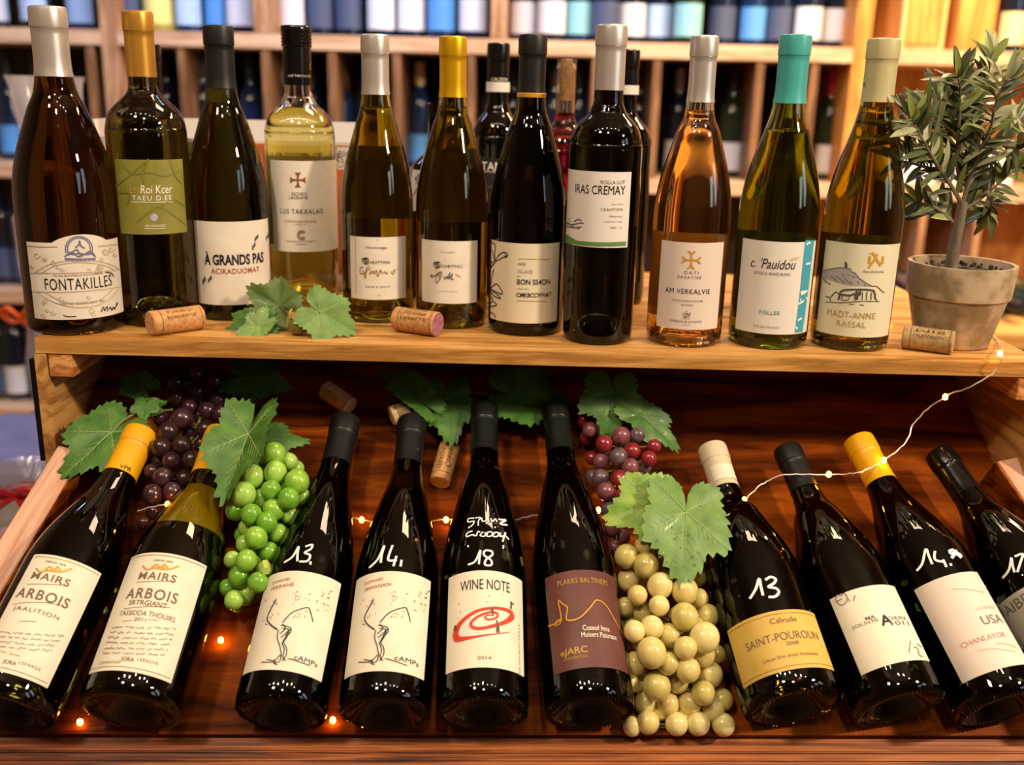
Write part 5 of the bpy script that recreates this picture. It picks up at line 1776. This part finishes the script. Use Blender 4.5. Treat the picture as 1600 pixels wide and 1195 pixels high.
for s, x, zz, wd in (('BIO  TERROIR', 475, H0 - 0.018, 0.10), ('LE VIN', 440, H0 - 0.06, 0.05)):
    vs, fs, w_, h_ = text_mesh(s)
    tb.add([Vector((px2x(x) + v.x * wd / w_, -0.0012, zz + v.y * 0.010 / h_)) for v in vs], fs)
tb.build('lettering', BROWN_INK, cart)
mb = MB()
for k in range(5):
    a = -0.6 + k * 0.35
    mb.tube([Vector((px2x(408) + 0.03 * math.sin(a) * t, -0.0016, H0 - 0.11 + 0.09 * t * math.cos(a) + 0.004 * k)) for t in (0.1, 0.4, 0.7, 1.0)], [0.0008, 0.004, 0.004, 0.0006], 6)
mb.build('flower_print', mat('coral_print', 'd9724a', 0.5), cart)
# ------------------------------------------------------------------ the shop behind
FLOORM = wood('shop_floor_oak', '5c4028', '74533a', '8a6648', (1, 8, 8), 0.5)
WALLM = mat('warm_plaster', 'a88a6a', 0.8, noise=(3, '987a5c', 0.3))
CEILM = mat('ceiling_paint', 'b8ac98', 0.85)
X0, X1, Y0, Y1, ZC = -2.7, 2.7, -2.3, 3.1, 2.8
for nm, bx, m in (('floor', ((X0, X1), (Y0, Y1), (-0.05, 0)), FLOORM), ('ceiling', ((X0, X1), (Y0, Y1), (ZC, ZC + 0.05)), CEILM),
                  ('wall_back', ((X0, X1), (Y1, Y1 + 0.05), (0, ZC)), WALLM), ('wall_front', ((X0, X1), (Y0 - 0.05, Y0), (0, ZC)), WALLM),
                  ('wall_left', ((X0 - 0.05, X0), (Y0, Y1), (0, ZC)), WALLM), ('wall_right', ((X1, X1 + 0.05), (Y0, Y1), (0, ZC)), WALLM)):
    structure(MB().box(*bx).build(nm, m, None, smooth=False))

RACKW = wood('rack_pine', 'b08a68', 'c6a27e', 'd6b592', (1.2, 12, 12), 0.5)
RACKV = wood('rack_pine_upright', '8c6444', 'a67c58', 'bd9470', (12, 12, 1.2), 0.5)
RACKB = wood('rack_bay_wood', '5e3f28', '7a5636', '946c48', (12, 12, 1.2), 0.5)
RACKD = mat('rack_back_dark', '2a1c12', 0.7)
RACKO = wood('orange_pine', 'b06f2c', 'c8853a', 'dc9c50', (10, 10, 1.2), 0.5)
YR, DR = 2.6, 0.34
ZP = [0.045, 0.375, 0.705, 1.035, 1.365, 1.70, 2.03]
rack = thing('wine_rack', 'tall pine wine rack with shelves and slanting bay dividers, out of focus behind everything', 'wine rack', Matrix.Translation((0, YR, 0)))
bpy.context.view_layer.update()


def rpart(name, mb, m, M=None):
    o = mb.build(name, m, None, smooth=False)
    if M is not None:
        o.matrix_world = M
    adopt(o, rack)
    return o


RT0 = Matrix.Translation((0, YR, 0))
for z in ZP:
    rpart('shelf_board', MB().box((-1.55, 1.60), (0, DR), (z - 0.036, z), bev=0.001), RACKW, RT0)
rpart('back_panel', MB().box((-1.55, 1.60), (DR, DR + 0.015), (0.0, 2.03)), RACKD, RT0)
rpart('orange_back_panel', MB().box((on_y(1345, 150, YR).x, 1.59), (DR - 0.012, DR - 0.0005), (0.0455, 1.993)), RACKO, RT0)
bx = lambda px, py=150: on_y(px, py, YR).x
for px, z0, z1, w_ in ((178, 0.045, 1.994, 0.040), (418, 1.365, 1.664, 0.05), (778, 1.365, 1.664, 0.04), (1338, 0.045, 1.994, 0.04), (1510, 1.365, 1.664, 0.09)):
    rpart('upright', MB().box((bx(px) - w_ / 2, bx(px) + w_ / 2), (0.001, DR - 0.001), (z0 + 0.0005, z1 - 0.0005)) if False else MB().box((bx(px) - w_ / 2, bx(px) + w_ / 2), (-0.001, DR - 0.001), (z0 + 0.0005, z1 - 0.0005)), RACKV if px < 1300 else RACKO, RT0)
for px in (145, 287, 417, 520, 620, 735, 830, 930, 1025, 1103, 1185, 1270):
    rpart('bay_divider', MB().box((bx(px) - 0.010, bx(px) + 0.010), (0.004, DR - 0.001), (1.0354, 1.3286)), RACKB, RT0)
for px in (60, 110, 1405, 1470, 1560):
    for z in (0.375, 0.705):
        rpart('bay_divider', MB().box((bx(px) - 0.010, bx(px) + 0.010), (0.004, DR - 0.001), (z + 0.0004, z + 0.2936)), RACKV, RT0)

# --- bottles on the rack
BB_DARK = mat('dark_far_glass', '101a2c', 0.12, coat=0.5)  # blue of the cold light mixed into the dark glass colour
BB_BLUE = mat('blue_far_glass', '13284a', 0.12, coat=0.5)
BB_GRN = mat('green_far_glass', '1c2b1c', 0.12, coat=0.5)
BB_GLD = mat('straw_far_glass', '9a8a3e', 0.2, coat=0.5)
LBW = mat('far_white_label', 'd2d4da', 0.6)
LBB = mat('far_pale_blue_label', 'a9c4e2', 0.6)
LBS = mat('far_sky_blue_label', '4f8fce', 0.6)
LBY = mat('far_yellow_label', 'ddd27a', 0.6)
LBC = mat('far_cream_label', 'e0cfa6', 0.6)
LBD = mat('far_slate_label', '3e4a66', 0.6)
LBT = mat('far_teal_label', '7fb8bd', 0.6)
CPB = mat('far_black_capsule', '17161a', 0.4)
CPC = mat('far_cream_capsule', 'c9b27c', 0.4)
CPR = mat('far_red_capsule', 'a01c28', 0.4)
CPS = mat('far_silver_capsule', 'a9adb5', 0.35, metal=0.6)
CPY = mat('far_yellow_capsule', 'd0a52a', 0.4)
FARP = [(0, 0.0), (0.034, 0.0), (0.0375, 0.004), (0.0375, 0.175), (0.036, 0.19), (0.030, 0.205), (0.020, 0.218), (0.0155, 0.232), (0.0145, 0.250), (0.0145, 0.298), (0, 0.298)]
_far = {}


def farmesh(kind, m):
    k = (kind, m.name)
    if k not in _far:
        mb = MB()
        if kind == 'glass':
            mb.lathe(FARP, 24)
        elif kind == 'capsule':
            mb.lathe([(0.0149, 0.235), (0.0156, 0.240), (0.0152, 0.298), (0.012, 0.2995), (0, 0.2995)], 20)
        else:
            vs, fs = [], []
            for j, z in enumerate((0.020, 0.098)):
                for i in range(17):
                    a = -1.15 + 2.3 * i / 16
                    vs.append((0.0379 * math.sin(a), -0.0379 * math.cos(a), z))
            mb.add(vs, [(i, i + 1, i + 18, i + 17) for i in range(16)])
        _far[k] = mb.build(kind, m, None)
        return _far[k], True
    return _far[k], False


ORD = ['first', 'second', 'third', 'fourth', 'fifth', 'sixth', 'seventh', 'eighth', 'ninth', 'tenth', 'eleventh', 'twelfth', 'thirteenth', 'fourteenth', 'fifteenth', 'sixteenth', 'seventeenth', 'eighteenth', 'nineteenth', 'twentieth', 'twenty-first', 'twenty-second', 'twenty-third', 'twenty-fourth', 'twenty-fifth', 'twenty-sixth', 'twenty-seventh', 'twenty-eighth', 'twenty-ninth', 'thirtieth']
CNAME = {'far_white_label': 'white label', 'far_pale_blue_label': 'pale blue label', 'far_sky_blue_label': 'sky blue label', 'far_yellow_label': 'yellow label', 'far_cream_label': 'cream label', 'far_slate_label': 'slate label', 'far_teal_label': 'teal label'}


def far_bottle(px, z, body, lab, cap, label, group, dy=0.0, sc=1.0, py=150):
    x = on_y(px, py, YR + 0.11 + dy).x
    root = thing('wine_bottle', label, 'wine bottle', Matrix.Translation((x, YR + 0.11 + dy, z + 0.0005)) @ Matrix.Scale(sc, 4), group)
    for kind, m in (('glass', body), ('label', lab), ('capsule', cap)):
        if m is None:
            continue
        o, new = farmesh(kind, m)
        if not new:
            o = o.copy()
            C.objects.link(o)
        o.parent = root
    return root


rowA = [(12, BB_DARK, LBW), (70, BB_DARK, LBB), (140, BB_BLUE, LBB), (212, BB_DARK, LBD), (258, BB_GLD, LBY), (304, BB_BLUE, LBB), (350, BB_BLUE, LBS), (396, BB_DARK, LBW) if False else (384, BB_DARK, LBW), (460, BB_DARK, LBW), (503, BB_DARK, LBD), (548, BB_DARK, LBD), (598, BB_DARK, LBW), (644, BB_DARK, LBW), (690, BB_BLUE, LBS), (738, BB_DARK, LBW), (816, BB_DARK, LBW), (858, BB_DARK, LBW), (900, BB_BLUE, LBT), (940, BB_DARK, LBD), (980, BB_DARK, LBW), (1022, BB_DARK, LBB), (1066, BB_GRN, LBT), (1118, BB_DARK, LBD), (1166, BB_BLUE, LBS), (1208, BB_DARK, LBD), (1250, BB_DARK, LBW), (1292, BB_DARK, LBW)]
for i, (px, bm_, lm) in enumerate(rowA):
    far_bottle(px, ZP[4], bm_, lm, CPB, 'blurred bottle with %s, %s from left on upper rack shelf' % (CNAME[lm.name], ORD[i]), 'bottles on the upper rack shelf', dy=random.Random(i).uniform(-0.03, 0.05))
far_bottle(1562, ZP[4], BB_DARK, LBC, CPB, 'blurred bottle with cream label above the olive tree, beside the red-labelled one', 'bottles on the upper rack shelf')
far_bottle(1612, ZP[4], BB_GLD, LBC, CPR, 'blurred bottle with red capsule at the far right end of the upper rack shelf', 'bottles on the upper rack shelf')
rowB = [(14, BB_BLUE, LBS, CPB), (60, BB_DARK, LBW, CPB), (104, BB_DARK, LBW, CPB), (225, BB_DARK, LBW, CPB), (262, BB_DARK, LBD, CPB), (318, BB_DARK, LBD, CPB), (352, BB_DARK, LBB, CPB), (392, BB_BLUE, LBB, CPB), (446, BB_DARK, LBW, CPS), (488, BB_DARK, LBB, CPB), (532, BB_BLUE, LBS, CPC), (572, BB_DARK, LBD, CPB), (656, BB_BLUE, LBS, CPC), (700, BB_DARK, LBB, CPB), (766, BB_DARK, LBW, CPB), (803, BB_DARK, LBD, CPB), (866, BB_DARK, LBW, CPB), (905, BB_DARK, LBB, CPB), (962, BB_DARK, LBD, CPB), (1000, BB_DARK, LBB, CPB), (1062, BB_DARK, LBW, CPS), (1146, BB_GRN, LBW, CPB), (1226, BB_DARK, LBW, CPB), (1300, BB_GRN, LBW, CPR)]
for i, (px, bm_, lm, cm) in enumerate(rowB):
    far_bottle(px, ZP[3], bm_, lm, cm, 'blurred bottle with %s, %s from left in the rack bays' % (CNAME[lm.name], ORD[i]), 'bottles in the rack bays', dy=random.Random(i + 50).uniform(0.0, 0.08), sc=0.92)
rowC = [(16, BB_DARK, LBD), (40, BB_DARK, LBW)]
for i, (px, bm_, lm) in enumerate(((2, BB_DARK, LBD), (36, BB_DARK, LBD))):
    far_bottle(px, ZP[2], bm_, lm, CPB, ['blurred dark bottle at left picture edge on the rack shelf above the orange ribbon', 'blurred dark bottle beside the big amber bottle, on rack shelf above the orange ribbon'][i], 'bottles on the lower rack shelves', py=380)
for i, (px, bm_, lm) in enumerate(((-2, BB_GRN, LBD), (26, BB_DARK, LBW), (62, BB_DARK, LBD))):
    far_bottle(px, ZP[1], bm_, lm, CPB, ['blurred green bottle at left picture edge on the lowest visible rack shelf', 'blurred dark bottle with white label left of the stand on the lowest visible rack shelf', 'blurred dark bottle hard against the stand on the lowest visible rack shelf'][i], 'bottles on the lower rack shelves', py=560)

# --- wooden cases and cartons on the right of the rack
CASEW = wood('pale_case_wood', 'c99a5c', 'dcb274', 'e6c48c', (8, 8, 1.2), 0.55)
x0, x1 = bx(1412, 50), bx(1482, 50)
case = thing('wooden_wine_case', 'pale wooden wine case standing on the upper rack shelf above the sage cream capsule', 'wooden case', Matrix.Translation(((x0 + x1) / 2, YR + 0.02, ZP[4] + 0.0004)))
h = (x1 - x0) / 2
MB().box((-h, h), (0, 0.2), (0, 0.29), bev=0.002).build('case_body', CASEW, case, smooth=False)
MB().box((-h + 0.012, h - 0.012), (-0.006, -0.0004), (0.012, 0.278), bev=0.001).build('sliding_lid', RACKO, case, smooth=False)
for i, (pa, pb) in enumerate(((1385, 1478), (1496, 1600))):
    x0, x1 = bx(pa, 260), bx(pb, 260)
    k = thing('white_carton', ['blurred white carton behind left half of the olive tree', 'blurred white carton behind right half of the olive tree'][i], 'carton', Matrix.Translation(((x0 + x1) / 2, YR + 0.05, ZP[3] + 0.0004)), 'white cartons')
    h = (x1 - x0) / 2
    MB().box((-h, h), (0, 0.18), (0, 0.105), bev=0.002).build('box', LBW, k, smooth=False)
    MB().box((-h - 0.001, h + 0.001), (-0.002, 0.182), (0.075, 0.112), bev=0.002).build('lid', LBC, k, smooth=False)

# --- low table with lying bottles at right
TX0, TX1, TY0, TY1, TZ = 0.60, 1.55, 2.02, 2.42, 0.785
tab = thing('display_table', 'low honey wood table behind the pot with dark bottles lying on it', 'table', Matrix.Translation(((TX0 + TX1) / 2, TY0, 0)))
hw = (TX1 - TX0) / 2
MB().box((-hw, hw), (0, TY1 - TY0), (TZ - 0.035, TZ), bev=0.002).build('table_top', wood('table_oak', 'b8803e', 'cf9a56', 'deb070', (1.2, 12, 12), 0.45), tab, smooth=False)
for sx in (-1, 1):
    for sy in (0.04, TY1 - TY0 - 0.04):
        MB().box((sx * (hw - 0.05) - 0.02, sx * (hw - 0.05) + 0.02), (sy - 0.02, sy + 0.02), (0, TZ - 0.0352)).build('leg', RACKV, tab, smooth=False)
LIE = [(1420, BB_DARK, CPR), (1462, BB_GRN, CPB), (1500, BB_DARK, CPR), (1540, BB_DARK, CPB), (1582, BB_GRN, CPC)]
for i, (px, bm_, cm) in enumerate(LIE):
    x = on_y(px, 395, 2.3).x
    M = Matrix.Translation((x, 2.395, TZ + 0.038)) @ Matrix.Rotation(math.radians(90), 4, 'X') @ Matrix.Scale(0.97, 4)
    root = thing('wine_bottle', 'blurred dark bottle lying on the low table behind the pot, %s from left' % ORD[i], 'wine bottle', M, 'bottles lying on the low table')
    for kind, m in (('glass', bm_), ('capsule', cm)):
        o, new = farmesh(kind, m)
        if not new:
            o = o.copy()
            C.objects.link(o)
        o.parent = root

# ------------------------------------------------------------------ clutter left of the stand
PLM = mat('plinth_paint', '6a5a4c', 0.6)
YB = 1.45
ztop = on_y(40, 690, YB).z
pl = tag(MB().box((-0.16, 0.16), (0, 0.46), (0, ztop - 0.056), bev=0.003).build('plinth', PLM, None, smooth=False, M=Matrix.Translation((-0.735, 1.36, 0))), 'brown plinth left of the display stand under the blue-grey box', 'plinth')
BLUEB = mat('blue_grey_card', '6b6f96', 0.55, noise=(18, '5a5e86', 0.3))
bb = thing('gift_box', 'flat blue-grey box left of the stand below the orange ribbon', 'box', Matrix.Translation((-0.735, 1.37, ztop - 0.0556)))
MB().box((-0.116, 0.116), (0, 0.22), (0, 0.036), bev=0.002).build('box_body', mat('dark_blue_card', '3a3a58', 0.5), bb, smooth=False)
MB().box((-0.118, 0.118), (-0.002, 0.222), (0.030, 0.054), bev=0.003).build('lid', BLUEB, bb, smooth=False)

CELLO = bpy.data.materials.new('cellophane')
CELLO.use_nodes = True
nt = CELLO.node_tree
pb = nt.nodes['Principled BSDF']
pb.inputs['Base Color'].default_value = (0.86, 0.80, 0.80, 1)
pb.inputs['Roughness'].default_value = 0.12
pb.inputs['Alpha'].default_value = 0.26
pb.inputs['Specular IOR Level'].default_value = 0.9


def crumple(prof, seg, amp, seed):
    r = random.Random(seed)
    ph = [r.uniform(0, 6.28) for _ in range(6)]
    mb = MB()
    rows = []
    vs, fs = [], []
    for j, (rr, z) in enumerate(prof):
        for k in range(seg):
            a = 2 * PI * k / seg
            q = rr * (1 + amp * (math.sin(3 * a + ph[0] + z * 20) * 0.5 + math.sin(7 * a + ph[1] - z * 45) * 0.35 + math.sin(13 * a + ph[2] + z * 70) * 0.25))
            vs.append((q * math.cos(a), q * math.sin(a), z))
    for j in range(len(prof) - 1):
        for k in range(seg):
            k2 = (k + 1) % seg
            fs.append((j * seg + k, j * seg + k2, (j + 1) * seg + k2, (j + 1) * seg + k))
    mb.add(vs, fs)
    return mb


ORG = mat('orange_ribbon', 'dd5a12', 0.4, coat=0.3)
REDR = mat('red_ribbon', 'c0202a', 0.35, coat=0.3)
gz = ztop - 0.0556
gx = on_y(95, 400, 1.70).x
gift = thing('wrapped_gift', 'tall cellophane wrapped gift with orange ribbon left of the big amber bottle', 'gift', Matrix.Translation((gx, 1.70, gz)))
GH = on_y(110, 120, 1.70).z - gz
crumple([(0.050, 0.0), (0.062, 0.02), (0.066, GH * 0.2), (0.062, GH * 0.36), (0.066, GH * 0.5), (0.058, GH * 0.62), (0.034, GH * 0.72), (0.030, GH * 0.78), (0.040, GH * 0.85), (0.050, GH * 0.92), (0.056, GH)], 60, 0.22, 3).build('wrap', CELLO, gift, angle=25)
zb = on_y(45, 492, 1.70).z - gz
MB().lathe([(0.0735, zb - 0.008), (0.0742, zb), (0.0735, zb + 0.008)], 40).build('ribbon', ORG, gift)
bw = MB()
for sg in (-1, 1):
    for rr in (0.9, 1.15):
        bw.tube(spline([(-0.052, -0.056, zb + 0.004), (-0.052 + sg * 0.014 * rr, -0.064, zb + 0.022 * rr), (-0.052 + sg * 0.028 * rr, -0.06, zb + 0.016), (-0.052 + sg * 0.016, -0.058, zb), (-0.052, -0.056, zb + 0.004)], 6), 0.0042, 8)
bw.build('bow', ORG, gift)
MB().lathe([(0, 0.003), (0.036, 0.003), (0.038, 0.006), (0.038, 0.17), (0.030, 0.195), (0.016, 0.215), (0.0145, 0.29), (0, 0.291)], 28).build('bottle_inside', mat('pink_wine_gift', 'd98a94', 0.15, coat=0.4), gift)

tb_ = thing('side_table', 'low side table left of the stand below the cellophane bag', 'table', Matrix.Translation((-0.70, 1.06, 0)))
zs = on_y(40, 880, 1.18).z - 0.02
MB().box((-0.19, 0.165), (0, 0.245), (zs - 0.03, zs), bev=0.002).build('table_top', RACKW, tb_, smooth=False)
for sx in (-0.16, 0.13):
    for sy in (0.03, 0.21):
        MB().box((sx - 0.015, sx + 0.015), (sy - 0.015, sy + 0.015), (0, zs - 0.0302)).build('leg', RACKV, tb_, smooth=False)
bag = thing('cellophane_bag', 'crinkled clear cellophane bag with red ribbon beside the left tray rail', 'gift bag', Matrix.Translation((-0.620, 1.18, zs + 0.0005)))
ht = on_y(40, 740, 1.18).z - zs
crumple([(0.0, 0.0), (0.055, 0.001), (0.068, 0.02), (0.066, ht * 0.45), (0.05, ht * 0.7), (0.016, ht * 0.84), (0.032, ht * 0.95), (0.044, ht * 1.05)], 44, 0.12, 8).build('bag', CELLO, bag, angle=25)
rb_ = MB()
rb_.lathe([(0.019, ht * 0.82), (0.021, ht * 0.84), (0.019, ht * 0.87)], 20)
for sg in (-1, 1):
    rb_.tube(spline([(0, -0.02, ht * 0.84), (sg * 0.02, -0.035, ht * 0.95), (sg * 0.045, -0.03, ht * 0.92), (sg * 0.025, -0.024, ht * 0.84), (0, -0.02, ht * 0.84)], 6), 0.004, 8)
    rb_.tube(spline([(0, -0.02, ht * 0.84), (sg * 0.03, -0.05, ht * 0.74), (sg * 0.05, -0.055, ht * 0.6)], 6), 0.003, 8)
rb_.build('ribbon', REDR, bag)
sw = MB()
r = random.Random(5)
for _ in range(16):
    a, q = r.uniform(0, 6.28), r.uniform(0, 0.036)
    sw.ball((q * math.cos(a), q * math.sin(a), r.uniform(0.014, ht * 0.55)), 0.012, 10, 7)
sw.build('sweets', mat('pink_sweets', 'c98a82', 0.5), bag)
